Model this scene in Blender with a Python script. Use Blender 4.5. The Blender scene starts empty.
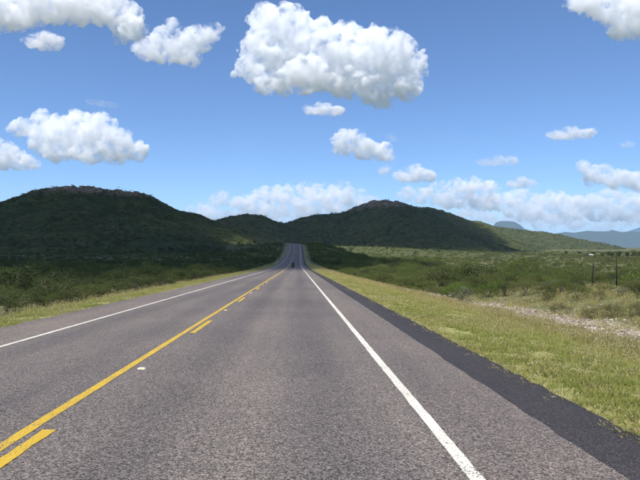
import bpy, bmesh, math, random
import numpy as np
from mathutils import Vector, Matrix

R = math.radians
random.seed(7)
rng = np.random.default_rng(11)
scene = bpy.context.scene
COL = scene.collection

# ------------------------------------------------------------------ camera
FPX = 622.0                       # focal length in pixels of a 640 px wide picture
PITCH, YAW = R(0.645), R(2.12)
CAM_Z = 1.6
cam_data = bpy.data.cameras.new('camera')
cam_data.sensor_width = 36.0
cam_data.lens = 36.0 * FPX / 640.0
cam_data.clip_start = 0.1
cam_data.clip_end = 200000.0
cam = bpy.data.objects.new('camera', cam_data)
COL.objects.link(cam)
cam.location = (0, 0, CAM_Z)
cam.rotation_euler = (R(90) + PITCH, 0, -YAW)
scene.camera = cam

# ------------------------------------------------------------------ sky and sun
SUN_EL, SUN_AZ = R(63), R(205)    # azimuth clockwise from +Y: behind the camera, a little to the left
SUN_DIR = Vector((math.cos(SUN_EL) * math.sin(SUN_AZ), math.cos(SUN_EL) * math.cos(SUN_AZ), math.sin(SUN_EL)))
world = bpy.data.worlds.new('World')
scene.world = world
world.use_nodes = True
wt = world.node_tree
wt.nodes.clear()
sky = wt.nodes.new('ShaderNodeTexSky')
sky.sky_type = 'NISHITA'
sky.sun_disc = False
sky.sun_elevation = SUN_EL
sky.sun_rotation = SUN_AZ
sky.altitude = 1300
sky.air_density = 0.85
sky.dust_density = 0.0
sky.ozone_density = 8.0
bg = wt.nodes.new('ShaderNodeBackground')
bg.inputs['Strength'].default_value = 0.14
wo = wt.nodes.new('ShaderNodeOutputWorld')
wt.links.new(sky.outputs[0], bg.inputs[0])
wt.links.new(bg.outputs[0], wo.inputs[0])

sun_data = bpy.data.lights.new('sun', 'SUN')
sun_data.energy = 5.0
sun_data.angle = R(0.53)
sun_data.color = (1.0, 0.965, 0.92)
sun = bpy.data.objects.new('sun', sun_data)
COL.objects.link(sun)
sun.location = (0, 0, 3000)
sun.rotation_euler = SUN_DIR.to_track_quat('Z', 'Y').to_euler()

vs = scene.view_settings
vs.view_transform = 'Standard'
vs.look = 'None'
vs.exposure = 0.25
vs.gamma = 1.0
vs.use_curve_mapping = False
cy = scene.cycles
cy.use_denoising = True
cy.max_bounces = 22
cy.diffuse_bounces = 3
cy.glossy_bounces = 2
cy.transmission_bounces = 3
cy.volume_bounces = 22
cy.transparent_max_bounces = 24
cy.sample_clamp_indirect = 6.0
cy.use_adaptive_sampling = True
cy.adaptive_threshold = 0.03

# ------------------------------------------------------------------ helpers
def tag(o, label=None, cat=None, group=None, kind=None):
    if label: o['label'] = label
    if cat: o['category'] = cat
    if group: o['group'] = group
    if kind: o['kind'] = kind
    return o

def link(o, parent=None):
    COL.objects.link(o)
    if parent is not None: o.parent = parent
    return o

def mesh_obj(name, verts, faces, mats, parent=None, smooth=False, midx=None, linked=True):
    me = bpy.data.meshes.new(name)
    me.from_pydata([tuple(v) for v in verts] if not isinstance(verts, np.ndarray) else verts.tolist(), [], faces if isinstance(faces, list) else faces.tolist())
    if not isinstance(mats, (list, tuple)): mats = [mats]
    for m in mats: me.materials.append(m)
    if midx is not None: me.polygons.foreach_set('material_index', np.asarray(midx, dtype=np.int32))
    if smooth: me.polygons.foreach_set('use_smooth', np.ones(len(me.polygons), dtype=bool))
    me.update()
    o = bpy.data.objects.new(name, me)
    if linked: link(o, parent)
    return o

def box(name, x0, x1, y0, y1, z0, z1, mat, parent):
    v = [(x0, y0, z0), (x1, y0, z0), (x1, y1, z0), (x0, y1, z0), (x0, y0, z1), (x1, y0, z1), (x1, y1, z1), (x0, y1, z1)]
    return mesh_obj(name, v, [(0, 3, 2, 1), (4, 5, 6, 7), (0, 1, 5, 4), (1, 2, 6, 5), (2, 3, 7, 6), (3, 0, 4, 7)], mat, parent)

def empty(name, loc=(0, 0, 0), rz=0):
    o = bpy.data.objects.new(name, None)
    link(o)
    o.location = loc
    o.rotation_euler = (0, 0, rz)
    return o

def ray(px, py):
    """world direction through a point of the 640 x 480 photograph, scaled to unit depth along +Y"""
    x, z = (px - 320.0) / FPX, (240.0 - py) / FPX
    y2 = math.cos(PITCH) - z * math.sin(PITCH)
    z2 = math.sin(PITCH) + z * math.cos(PITCH)
    x3 = x * math.cos(YAW) + y2 * math.sin(YAW)
    y3 = -x * math.sin(YAW) + y2 * math.cos(YAW)
    return x3 / y3, z2 / y3

def at(px, py, Y):
    x, z = ray(px, py)
    return np.array([x * Y, Y, CAM_Z + z * Y])

# gradient noise -----------------------------------------------------
_perm = rng.permutation(256)
_perm = np.concatenate([_perm, _perm, _perm])
_g3 = rng.normal(size=(256, 3)); _g3 /= np.linalg.norm(_g3, axis=1)[:, None]
def noise3(x, y, z):
    x = np.asarray(x, float); y = np.asarray(y, float) + 0 * x; z = np.asarray(z, float) + 0 * x
    xi, yi, zi = np.floor(x).astype(int), np.floor(y).astype(int), np.floor(z).astype(int)
    xf, yf, zf = x - xi, y - yi, z - zi
    u, v, w = [t * t * t * (t * (t * 6 - 15) + 10) for t in (xf, yf, zf)]
    def g(dx, dy, dz):
        h = _perm[_perm[_perm[(xi + dx) & 255] + ((yi + dy) & 255)] + ((zi + dz) & 255)]
        gr = _g3[h]
        return gr[..., 0] * (xf - dx) + gr[..., 1] * (yf - dy) + gr[..., 2] * (zf - dz)
    def lp(a, b, t): return a + (b - a) * t
    a = lp(lp(g(0,0,0), g(1,0,0), u), lp(g(0,1,0), g(1,1,0), u), v)
    b = lp(lp(g(0,0,1), g(1,0,1), u), lp(g(0,1,1), g(1,1,1), u), v)
    return lp(a, b, w) * 1.5
def fbm(x, y, z=0.0, octv=4, rough=0.5):
    s, a, f = 0, 1.0, 1.0
    for k in range(octv):
        s = s + a * noise3(x * f + 17.3 * k, y * f - 9.1 * k, np.asarray(z) * f + 3.7 * k)
        a *= rough; f *= 2.03
    return s
def sstep(a, b, x):
    t = np.clip((np.asarray(x, float) - a) / (b - a), 0, 1)
    return t * t * (3 - 2 * t)

# node helpers -------------------------------------------------------
def new_mat(name):
    m = bpy.data.materials.new(name)
    m.use_nodes = True
    nt = m.node_tree
    nt.nodes.clear()
    out = nt.nodes.new('ShaderNodeOutputMaterial')
    return m, nt, out

class NT:
    def __init__(self, nt): self.nt = nt
    def n(self, typ, **kw):
        nd = self.nt.nodes.new(typ)
        for k, v in kw.items(): setattr(nd, k, v)
        return nd
    def l(self, a, b): self.nt.links.new(a, b)
    def noise(self, vec, scale, detail=3, rough=0.5):
        nd = self.n('ShaderNodeTexNoise')
        nd.inputs['Scale'].default_value = scale
        nd.inputs['Detail'].default_value = detail
        nd.inputs['Roughness'].default_value = rough
        if vec is not None: self.l(vec, nd.inputs['Vector'])
        return nd.outputs['Fac']
    def ramp(self, fac, stops):
        nd = self.n('ShaderNodeValToRGB')
        el = nd.color_ramp.elements
        while len(el) < len(stops): el.new(0.5)
        for e, (p, c) in zip(el, stops):
            e.position = p
            e.color = (*c, 1) if len(c) == 3 else c
        self.l(fac, nd.inputs['Fac'])
        return nd.outputs['Color']
    def mix(self, fac, a, b, mode='MIX'):
        nd = self.n('ShaderNodeMix', data_type='RGBA', blend_type=mode)
        for sock, v in ((nd.inputs['Factor'], fac), (nd.inputs['A'], a), (nd.inputs['B'], b)):
            if isinstance(v, (int, float)): sock.default_value = v
            elif isinstance(v, tuple): sock.default_value = (*v, 1)
            else: self.l(v, sock)
        return nd.outputs['Result']
    def math(self, op, a, b=None, clamp=False):
        nd = self.n('ShaderNodeMath', operation=op, use_clamp=clamp)
        for sock, v in zip(nd.inputs, (a, b)):
            if v is None: continue
            if isinstance(v, (int, float)): sock.default_value = v
            else: self.l(v, sock)
        return nd.outputs[0]
    def bsdf(self, col, rough=0.9, spec=0.2, normal=None):
        b = self.n('ShaderNodeBsdfPrincipled')
        if isinstance(col, tuple): b.inputs['Base Color'].default_value = (*col, 1)
        else: self.l(col, b.inputs['Base Color'])
        if isinstance(rough, (int, float)): b.inputs['Roughness'].default_value = rough
        else: self.l(rough, b.inputs['Roughness'])
        b.inputs['Specular IOR Level'].default_value = spec
        if normal is not None: self.l(normal, b.inputs['Normal'])
        return b
    def bump(self, h, strength=0.5, dist=0.01):
        b = self.n('ShaderNodeBump')
        b.inputs['Strength'].default_value = strength
        b.inputs['Distance'].default_value = dist
        self.l(h, b.inputs['Height'])
        return b.outputs[0]
    def pos(self): return self.n('ShaderNodeNewGeometry').outputs['Position']
    def xyz(self, v):
        s = self.n('ShaderNodeSeparateXYZ'); self.l(v, s.inputs[0]); return s.outputs

def plain(name, col, rough=0.6, spec=0.3, metal=0.0, var=0.12, scale=8.0):
    m, nt, out = new_mat(name)
    T = NT(nt)
    c = T.noise(T.n('ShaderNodeTexCoord').outputs['Object'], scale, 4)
    colr = T.ramp(c, [(0.3, tuple(max(0, x * (1 - var)) for x in col)), (0.7, tuple(min(1, x * (1 + var)) for x in col))])
    b = T.bsdf(colr, rough, spec)
    b.inputs['Metallic'].default_value = metal
    T.l(b.outputs[0], out.inputs[0])
    return m

# ------------------------------------------------------------------ terrain shape
_pp = np.array([(-70000, 1500), (-400, 9.6), (-200, 4.8), (0, 0), (124, -2.98), (160, -3.7), (200, -4.25), (250, -4.55), (300, -4.4), (340, -3.8),
                (380, -2.2), (415, -0.4), (445, 1.4), (475, 3.0), (505, 4.2), (545, 4.9), (600, 4.6), (700, 3.5), (900, 3.0), (70000, 3.0)], float)
_pp[0, 1] = 9.6
_py = np.arange(-450, 950, 1.0)
_pz = np.interp(_py, _pp[:, 0], _pp[:, 1])
_k = np.hanning(41); _k /= _k.sum()
_pz = np.convolve(np.pad(_pz, 20, mode='edge'), _k, mode='valid')
_pz -= np.interp(0, _py, _pz)
def road_z(Y): return np.interp(Y, _py, _pz)
def road_x(Y):
    Y = np.asarray(Y, float)
    t = np.clip(Y - 478, 0, 230)
    return 0.8 * sstep(200, 420, Y) - t * t / 520.0

def ground_z(X, Y):
    X = np.asarray(X, float); Y = np.asarray(Y, float)
    d = X - road_x(Y)
    zr = road_z(Y)
    # open country away from the road
    far = -4.2 + 0 * X
    far = far + 1.4 * fbm(X / 260.0, Y / 260.0, 1.0, 3) * sstep(20, 200, np.hypot(X, Y))
    far = far + 11.0 * sstep(430, 1000, Y) * sstep(380, 60, X) * sstep(-500, -250, X) * sstep(2600, 1500, Y)     # foot of the hills
    side = sstep(0, 60, d)
    near_y = np.interp(Y, [-500, 0, 60, 120, 300], [9.0, -0.6, -1.4, -3.2, -4.8]) - 2.6 * side * sstep(15, 120, Y) - 1.6 * side
    far = far - 4.5 * side
    w = sstep(250, 420, np.hypot(X, Y))
    far = far * w + near_y * (1 - w)
    far = np.where(Y < -100, np.minimum(near_y, 9), far)
    left = sstep(0, -1, d)
    # cross-section: pavement bed, verge falling to a shallow ditch, then natural ground
    e = np.where(d > 0, d - 3.3, -d - 7.55)
    ditch = np.where(d > 0, -0.06 - 1.2 * sstep(0.2, 9.0, e) + 0.8 * sstep(10.5, 17, e), -0.05 - 0.5 * sstep(0.5, 5.0, e))
    verge = zr - 0.018 * np.abs(np.clip(d, -7.6, 3.4) + 2.45) + np.where(e < 0, -0.07, ditch) + np.where(e > 0.2, 0.05 * fbm(X / 2.2, Y / 2.2, 2.0, 3), 0)
    t = sstep(np.where(d > 0, 14, 6), 52, e)
    rough = 0.16 * fbm(X / 7.0, Y / 7.0, 4.0, 3) * sstep(4, 12, e)
    return verge * (1 - t) + far * t + rough

# hills: ridge lines (points on the sky line of the photograph, each at its own distance) -----------
def ridge(pts, W):
    out = []
    for (px, py, Y) in pts:
        p = at(px, py, Y)
        out.append((p[0], p[1], p[2]))
    return dict(p=np.array(out), W=W)
HILLS = {
 'near_left': ridge([(-190, 232, 700), (-110, 222, 760), (-50, 214, 820), (0, 204, 880), (20, 198, 900), (45, 190.5, 930), (75, 187, 950), (95, 187.5, 960), (118, 190, 970), (140, 194, 990),
                     (152, 199.5, 1000), (165, 207, 1010), (182, 212.5, 1020), (200, 221, 1040), (214, 228, 1050), (232, 238, 1060), (246, 245, 1070)], 480),
 'pass': ridge([(150, 240, 1560), (190, 229, 1560), (208, 224, 1560), (225, 217.5, 1560), (240, 214.5, 1560), (255, 213.5, 1560), (265, 216, 1560), (275, 220.5, 1570), (284, 223, 1580), (300, 232, 1600), (320, 243, 1600)], 460),
 'middle': ridge([(262, 236, 1800), (283, 223, 1790), (300, 217.5, 1780), (315, 214, 1760), (330, 213.5, 1740), (345, 212, 1720), (355, 206.5, 1700), (372, 200.2, 1680), (385, 200, 1660), (400, 201.8, 1650), (410, 205.5, 1640),
                  (425, 213, 1620), (445, 224, 1590), (470, 238, 1560), (485, 245, 1540)], 520),
 'behind': ridge([(395, 214, 2300), (412, 207.5, 2290), (425, 206.5, 2280), (440, 210, 2260), (449, 213.5, 2240), (470, 223, 2220), (487, 232, 2200), (505, 240, 2180), (525, 246, 2160)], 620),
 'long': ridge([(440, 226, 3500), (458, 221.5, 3480), (470, 220.3, 3450), (480, 220.6, 3430), (493, 225, 3400), (509, 228.4, 3350), (521, 229.2, 3300), (534, 231.3, 3250), (556, 235.4, 3150), (571, 240, 3100), (587, 245, 3050), (603, 248.5, 3000)], 800),
}
HILLS['near_left']['lean'] = 0.33
def hill_z(h, X, Y):
    P, W = h['p'], h['W']
    X = np.asarray(X, float); Y = np.asarray(Y, float)
    Xw = X + 0.05 * W * fbm(X / (W * 0.5), Y / (W * 0.5), 13.0, 2)
    if 'lean' in h:      # spurs of this hill run down obliquely, not straight across the ridge
        Xw = Xw + h['lean'] * (Y - np.interp(Xw, P[:, 0], P[:, 1]))
    H = np.interp(Xw, P[:, 0], P[:, 2]) + 5.0
    Yr = np.interp(Xw, P[:, 0], P[:, 1])
    H = H * sstep(P[0, 0] - 10, P[0, 0] + 60, Xw) * sstep(P[-1, 0] + 60, P[-1, 0], Xw)
    q = np.clip(np.abs(Y - Yr) / (W * (0.5 + 0.5 * np.clip(H / 80, 0.15, 1.2))), 0, 1)
    best = H * (0.62 * (1 - q * q) ** 2 + 0.38 * (1 - q) ** 1.6)
    hh = np.maximum(best, 0)
    g = W / 3.2
    gul = 1 - np.abs(fbm(X / g, Y / (g * 1.5), 5.0, 4, 0.55)) * 1.3
    bump = 0.30 * (gul - 0.62) * hh * sstep(0.0, 0.3, q) + 0.035 * hh * fbm(X / 26, Y / 26, 6.0, 4, 0.6)
    top = sstep(0.68, 0.86, hh / max(1.0, P[:, 2].max() + 5))
    bump = bump + top * 4.6 * (np.abs(fbm(X / 17, Y / 17, 9.0, 3, 0.6)) - 0.35)
    return hh + bump - 6.0 - 9.0 * sstep(7.0, 0.5, hh)      # the foot dives under the plain
def hill_ground(h, X, Y):
    return hill_z(h, X, Y)
def top_z(X, Y):
    z = ground_z(X, Y)
    for k, h in HILLS.items(): z = np.maximum(z, hill_z(h, X, Y))
    return z

# ------------------------------------------------------------------ materials of the land
def earth_material(name, hill=False):
    m, nt, out = new_mat(name)
    T = NT(nt)
    p = T.pos()
    x, y, z = T.xyz(p)
    n1 = T.noise(p, 0.02, 5, 0.6)
    n2 = T.noise(p, 0.35, 5, 0.6)
    n3 = T.noise(p, 5.0, 4, 0.6)
    if hill:
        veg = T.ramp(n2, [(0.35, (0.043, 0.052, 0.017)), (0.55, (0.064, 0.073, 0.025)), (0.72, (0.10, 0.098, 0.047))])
        rock = T.ramp(T.noise(p, 0.12, 6, 0.7), [(0.3, (0.13, 0.09, 0.06)), (0.5, (0.28, 0.195, 0.135)), (0.7, (0.42, 0.32, 0.235))])
        nz = T.xyz(T.n('ShaderNodeNewGeometry').outputs['Normal'])[2]
        at_ = T.n('ShaderNodeAttribute'); at_.attribute_name = 'crest'
        steep = T.math('MULTIPLY_ADD', nz, -4.0); 
        steep.node.inputs[2].default_value = 3.7
        f = T.math('ADD', T.math('MULTIPLY', at_.outputs['Fac'], 1.25), T.math('MULTIPLY', T.math('SUBTRACT', n2, 0.5), 2.2))
        f = T.math('ADD', f, T.math('MULTIPLY', T.math('SUBTRACT', n1, 0.5), 1.5))
        f = T.math('SUBTRACT', f, 0.25, clamp=True)
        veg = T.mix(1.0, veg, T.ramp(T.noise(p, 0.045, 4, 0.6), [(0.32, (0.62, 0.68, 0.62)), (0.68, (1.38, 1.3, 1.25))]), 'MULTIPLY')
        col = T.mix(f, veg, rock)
        b = T.bsdf(col, 0.95, 0.1, T.bump(n2, 0.8, 2.0))
    else:
        at_ = T.n('ShaderNodeVertexColor'); at_.layer_name = 'zone'
        zr, zg, zb = T.n('ShaderNodeSeparateColor'), None, None
        T.l(at_.outputs['Color'], zr.inputs[0])
        grass, stone, bare = zr.outputs[0], zr.outputs[1], zr.outputs[2]
        scrub = T.ramp(n2, [(0.3, (0.068, 0.080, 0.028)), (0.5, (0.11, 0.115, 0.045)), (0.7, (0.19, 0.165, 0.09))])
        gr = T.ramp(n3, [(0.3, (0.17, 0.18, 0.055)), (0.55, (0.27, 0.255, 0.095)), (0.75, (0.40, 0.345, 0.21))])
        st = T.ramp(T.noise(p, 9.0, 5, 0.7), [(0.3, (0.20, 0.16, 0.12)), (0.6, (0.40, 0.34, 0.27)), (0.8, (0.5, 0.45, 0.38))])
        col = T.mix(grass, scrub, gr)
        sf = T.math('MULTIPLY_ADD', T.math('SUBTRACT', n3, 0.5), 1.4); T.l(stone, sf.node.inputs[2])
        sf2 = T.math('MULTIPLY', T.math('SUBTRACT', sf, 0.35), 3.0, clamp=True)
        col = T.mix(sf2, col, st)
        meadow = T.ramp(n2, [(0.3, (0.060, 0.074, 0.026)), (0.7, (0.10, 0.106, 0.040))])
        col = T.mix(bare, col, meadow)
        b = T.bsdf(col, 0.95, 0.1, T.bump(n3, 0.6, 0.05))
    T.l(b.outputs[0], out.inputs[0])
    return m
MAT_GROUND = earth_material('earth_and_dry_grass')
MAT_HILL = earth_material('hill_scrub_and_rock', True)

def grid_faces(nx, ny):
    i = np.arange(nx - 1)[None, :] + np.arange(ny - 1)[:, None] * nx
    i = i.ravel()
    return np.stack([i, i + 1, i + nx + 1, i + nx], 1)

def fast_mesh(name, V, F, mats, smooth=True, parent=None):
    """numpy vertices (n,3), faces (m,k)"""
    me = bpy.data.meshes.new(name)
    k = F.shape[1]
    me.vertices.add(len(V)); me.vertices.foreach_set('co', np.ascontiguousarray(V, dtype=np.float32).ravel())
    me.loops.add(F.size); me.loops.foreach_set('vertex_index', np.ascontiguousarray(F, dtype=np.int32).ravel())
    me.polygons.add(len(F)); me.polygons.foreach_set('loop_start', np.arange(0, F.size, k, dtype=np.int32))
    if smooth: me.polygons.foreach_set('use_smooth', np.ones(len(F), dtype=bool))
    for m in (mats if isinstance(mats, (list, tuple)) else [mats]): me.materials.append(m)
    me.update(calc_edges=True); me.validate()
    return me

def axis(vals_fine, lo, hi, g=1.13):
    a = list(vals_fine)
    s = a[-1] - a[-2]
    while a[-1] < hi: s *= g; a.append(a[-1] + s)
    s = a[1] - a[0]
    while a[0] > lo: s *= g; a.insert(0, a[0] - s)
    return np.array(a)

# ground sheet: one mesh out to the horizon
xs = axis(np.concatenate([np.arange(-30, -16, 1.0), np.arange(-16, -7.6, 0.4), np.array([-7.5, -7.0]), np.arange(-6, 3, 1.0), np.array([3.2, 3.36]), np.arange(3.7, 18, 0.35), np.arange(18, 40, 0.9)]), -60000, 60000, 1.07)
ys = axis(np.concatenate([np.arange(-20, 50, 0.5), np.arange(50, 130, 1.2), np.arange(130, 700, 5.0)]), -60000, 60000, 1.07)
GX, GY = np.meshgrid(xs, ys)
GZ = ground_z(GX, GY)
rr = np.hypot(GX, GY)
GZ = GZ - sstep(6000, 60000, rr) * 30.0
V = np.stack([GX.ravel(), GY.ravel(), GZ.ravel()], 1)
me = fast_mesh('ground', V, grid_faces(len(xs), len(ys)), MAT_GROUND)
d = (GX - road_x(GY)).ravel()
e = np.where(d > 0, d - 3.3, -d - 7.55)
edge_r = 8.2 + 1.2 * fbm(GX.ravel() / 9.0, GY.ravel() / 14.0, 3.0, 2) - 4.0 * sstep(30, 110, GY.ravel()) - 2.0 * sstep(140, 260, GY.ravel())
edge_l = 3.6 + 0.8 * fbm(GX.ravel() / 9.0, GY.ravel() / 14.0, 8.0, 2) - 1.8 * sstep(120, 260, GY.ravel())
grass = np.where(d > 0, sstep(edge_r + 0.8, edge_r - 0.8, e), sstep(edge_l + 0.7, edge_l - 0.7, e))
grass = grass * (0.45 + 0.55 * sstep(330, 200, GY.ravel()))
stone = np.where(d > 0, sstep(0, 1.2, e - edge_r) * sstep(edge_r + 5.0, edge_r + 2.0, e) * sstep(60, 40, GY.ravel()) * 0.9, 0)
bare = sstep(430, 560, GY.ravel()) * sstep(1300, 900, GY.ravel()) * sstep(300, 180, GX.ravel()) * sstep(-260, -120, GX.ravel())
ca = me.color_attributes.new('zone', 'FLOAT_COLOR', 'POINT')
ca.data.foreach_set('color', np.stack([grass, stone, bare, np.ones_like(d)], 1).astype(np.float32).ravel())
ground = bpy.data.objects.new('ground', me); link(ground)
tag(ground, 'scrubby plain of dry earth and grass on both sides of the road', 'ground', kind='structure')

def build_hill(key, label, step):
    h = HILLS[key]
    P, W = h['p'], h['W']
    x0, x1 = P[:, 0].min() - W, P[:, 0].max() + W
    y0, y1 = P[:, 1].min() - W, P[:, 1].max() + W
    hx, hy = np.arange(x0, x1, step), np.arange(y0, y1, step)
    X, Y = np.meshgrid(hx, hy)
    Z = hill_z(h, X, Y)
    gz_ = ground_z(X, Y)
    Z = np.maximum(Z, gz_ - 4.0)
    F = grid_faces(len(hx), len(hy))
    F = F[((Z - gz_).ravel()[F] > -1.5).any(axis=1)]
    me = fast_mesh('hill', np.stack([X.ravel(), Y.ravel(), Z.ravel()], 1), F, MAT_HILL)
    # rocky band under the crest
    zt = P[:, 2].max()
    a = me.attributes.new('crest', 'FLOAT', 'POINT')
    a.data.foreach_set('value', (sstep(0.62, 0.9, Z / zt) * (1.0 if key in ('near_left', 'middle') else 0.25) - 0.25).astype(np.float32).ravel())
    o = bpy.data.objects.new('hill', me); link(o)
    return tag(o, label, 'hill', kind='structure')
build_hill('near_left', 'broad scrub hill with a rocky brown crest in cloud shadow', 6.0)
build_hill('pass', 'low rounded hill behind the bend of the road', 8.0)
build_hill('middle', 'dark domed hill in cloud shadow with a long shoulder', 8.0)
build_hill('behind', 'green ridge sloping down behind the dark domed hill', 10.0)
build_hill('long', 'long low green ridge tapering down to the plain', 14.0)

# far mountains ------------------------------------------------------
def far_range(pts, Ys, W, label, seed):
    P = np.array([at(px, py, Y) for (px, py), Y in zip(pts, Ys)])
    x0, x1 = P[:, 0].min() - W, P[:, 0].max() + W
    y0, y1 = P[:, 1].min() - W, P[:, 1].max() + W
    hx, hy = np.linspace(x0, x1, 150), np.linspace(y0, y1, 90)
    X, Y = np.meshgrid(hx, hy)
    best = np.zeros_like(X); hr = np.ones_like(X)
    for a, b in zip(P[:-1], P[1:]):
        dv = b[:2] - a[:2]
        t = np.clip(((X - a[0]) * dv[0] + (Y - a[1]) * dv[1]) / (dv * dv).sum(), 0, 1)
        dist = np.hypot(X - a[0] - t * dv[0], Y - a[1] - t * dv[1])
        H = a[2] + t * (b[2] - a[2]) + 40
        q = np.clip(dist / W, 0, 1)
        hr = np.where(H * (1 - q) ** 1.3 > best, H, hr)
        best = np.maximum(best, H * (1 - q) ** 1.3)
    g = W / 3
    Z = best * (1 - 0.35 * np.abs(fbm(X / g, Y / g, seed, 5, 0.55)) * sstep(1.0, 0.85, best / np.maximum(hr, 1))) - 42
    me = fast_mesh('mountain', np.stack([X.ravel(), Y.ravel(), Z.ravel()], 1), grid_faces(150, 90), MAT_HILL)
    a = me.attributes.new('crest', 'FLOAT', 'POINT')
    a.data.foreach_set('value', np.full(len(me.vertices), -0.6, np.float32))
    o = bpy.data.objects.new('mountain', me); link(o)
    return tag(o, label, 'mountain', kind='structure')
far_range([(478, 238), (488, 231), (494, 225), (497, 221.5), (502, 220.4), (509, 220.6), (515, 221.6), (520, 224.5), (529, 231), (545, 239)], [26000] * 10, 2000, 'pale blue flat-topped mountain peeping over the long green ridge', 3.0)
far_range([(538, 239), (556, 233.5), (565, 231.5), (574, 232.4), (587, 230.4), (596, 231), (609, 231), (612, 229.6), (621, 231.8), (632, 231), (650, 233), (680, 229), (720, 236)], [24000] * 13, 2600, 'blue mountain range fading on the skyline beyond the plain', 9.0)
far_range([(585, 246), (600, 241), (612, 237), (622, 233), (632, 229.5), (640, 227), (655, 223), (675, 225), (700, 222), (740, 232)], [117000] * 10, 2300, 'blue mountain slope rising in front of the distant range', 14.0)

# ------------------------------------------------------------------ road
def asphalt(name, lo, hi, track=True, speck=0.6):
    m, nt, out = new_mat(name)
    T = NT(nt)
    p = T.pos()
    x, y, z = T.xyz(p)
    v = T.n('ShaderNodeTexVoronoi'); v.inputs['Scale'].default_value = 70.0; T.l(p, v.inputs['Vector'])
    v2 = T.n('ShaderNodeTexVoronoi'); v2.inputs['Scale'].default_value = 150.0; T.l(p, v2.inputs['Vector'])
    cs = T.n('ShaderNodeSeparateColor'); T.l(v.outputs['Color'], cs.inputs[0])
    cs2 = T.n('ShaderNodeSeparateColor'); T.l(v2.outputs['Color'], cs2.inputs[0])
    f = T.math('ADD', T.math('MULTIPLY', cs.outputs[0], 0.55), T.math('MULTIPLY', cs2.outputs[0], 0.45))
    mid = tuple((a + b) / 2 for a, b in zip(lo, hi))
    col = T.ramp(f, [(0.22, lo), (0.48, mid), (0.72, tuple(c * 1.02 for c in hi)), (0.95, tuple(min(0.6, c * 1.75) for c in hi))])
    big = T.noise(p, 0.22, 5, 0.6)
    # long streaks along the driving direction
    mp = T.n('ShaderNodeMapping'); mp.inputs['Scale'].default_value = (1.3, 0.035, 1.0); T.l(p, mp.inputs['Vector'])
    streak = T.noise(mp.outputs[0], 1.0, 4, 0.6)
    col = T.mix(1.0, col, T.ramp(big, [(0.3, (0.84, 0.84, 0.86)), (0.7, (1.12, 1.1, 1.08))]), 'MULTIPLY')
    col = T.mix(1.0, col, T.ramp(streak, [(0.32, (0.80, 0.81, 0.86)), (0.68, (1.14, 1.12, 1.09))]), 'MULTIPLY')
    if track:      # wheel paths polished smoother and darker by traffic
        w = None
        for c in (-4.95, -3.35, -1.55, 0.35):
            q = T.math('DIVIDE', T.math('SUBTRACT', x, c), 0.42)
            g = T.math('EXPONENT', T.math('MULTIPLY', T.math('MULTIPLY', q, q), -1.0))
            w = g if w is None else T.math('ADD', w, g)
        w = T.math('MULTIPLY', w, T.math('MULTIPLY', streak, 1.2), clamp=True)
        col = T.mix(w, col, T.mix(1.0, col, (0.68, 0.69, 0.73), 'MULTIPLY'))
    blot = T.ramp(T.noise(p, 0.9, 3, 0.5), [(0.68, (1, 1, 1)), (0.78, (0.72, 0.74, 0.8))])
    col = T.mix(0.7, col, blot, 'MULTIPLY')
    nb = T.math('ADD', v.outputs['Distance'], T.math('MULTIPLY', v2.outputs['Distance'], 0.5))
    b = T.bsdf(col, 0.8, 0.22, T.bump(nb, 0.35, 0.006))
    T.l(b.outputs[0], out.inputs[0])
    return m
MAT_ROAD = asphalt('chip_seal', (0.034, 0.029, 0.0252), (0.222, 0.191, 0.166))
MAT_SHOULDER = asphalt('shoulder_chip_seal', (0.038, 0.0315, 0.027), (0.226, 0.191, 0.163), track=False)
MAT_DARK = asphalt('fresh_asphalt', (0.018, 0.0165, 0.017), (0.062, 0.055, 0.055), track=False)

def paint(name, col, worn):
    m, nt, out = new_mat(name)
    T = NT(nt)
    p = T.pos()
    v = T.n('ShaderNodeTexVoronoi'); v.inputs['Scale'].default_value = 60.0; T.l(p, v.inputs['Vector'])
    w = T.noise(p, 3.0, 4, 0.6)
    f = T.math('ADD', T.math('MULTIPLY', v.outputs['Distance'], 0.75), T.math('MULTIPLY', w, 0.5))
    c = T.mix(T.ramp(f, [(worn, (0, 0, 0)), (worn + 0.1, (1, 1, 1))]), col, (0.11, 0.095, 0.09))
    c = T.mix(1.0, c, T.ramp(T.noise(p, 0.8, 4), [(0.3, (0.86, 0.85, 0.84)), (0.7, (1.0, 1.0, 1.0))]), 'MULTIPLY')
    b = T.bsdf(c, 0.6, 0.3, T.bump(v.outputs['Distance'], 0.4, 0.006))
    T.l(b.outputs[0], out.inputs[0])
    return m
MAT_WHITE = paint('white_road_paint', (0.68, 0.635, 0.54), 0.79)
MAT_YELLOW = paint('yellow_road_paint', (0.56, 0.365, 0.026), 0.75)

road_ys = np.concatenate([np.arange(-30, 40, 0.25), np.arange(40, 130, 0.8), np.arange(130, 710, 4.0)])
def crown(dd): return -0.018 * np.abs(dd + 2.45)
def ribbon(name, edges, mat, lift, parent, y0=None, y1=None, wob=(0, 0), kind=None, step=None):
    """strip of road surface between cross offsets; wob = raggedness of its outer edges"""
    yy = road_ys
    if y0 is not None:
        yy = np.arange(y0, y1 + 1e-6, step or 0.05)
    E = np.array(edges, float)
    rows = []
    for Y in yy:
        c = E.copy()
        if wob[0]: c[0] += wob[0] * float(fbm(Y * 3.1, 3.3 + E[0], 0.0, 3, 0.7))
        if wob[1]: c[-1] += wob[1] * float(fbm(Y * 3.1, 7.7 + E[-1], 0.0, 3, 0.7))
        X = road_x(Y) + c
        rows.append(np.stack([X, np.full_like(X, Y), road_z(Y) + crown(c) + lift], 1))
    V = np.concatenate(rows)
    me = fast_mesh(name, V, grid_faces(len(E), len(yy)), mat)
    o = bpy.data.objects.new(name, me); link(o, parent)
    return o
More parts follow.
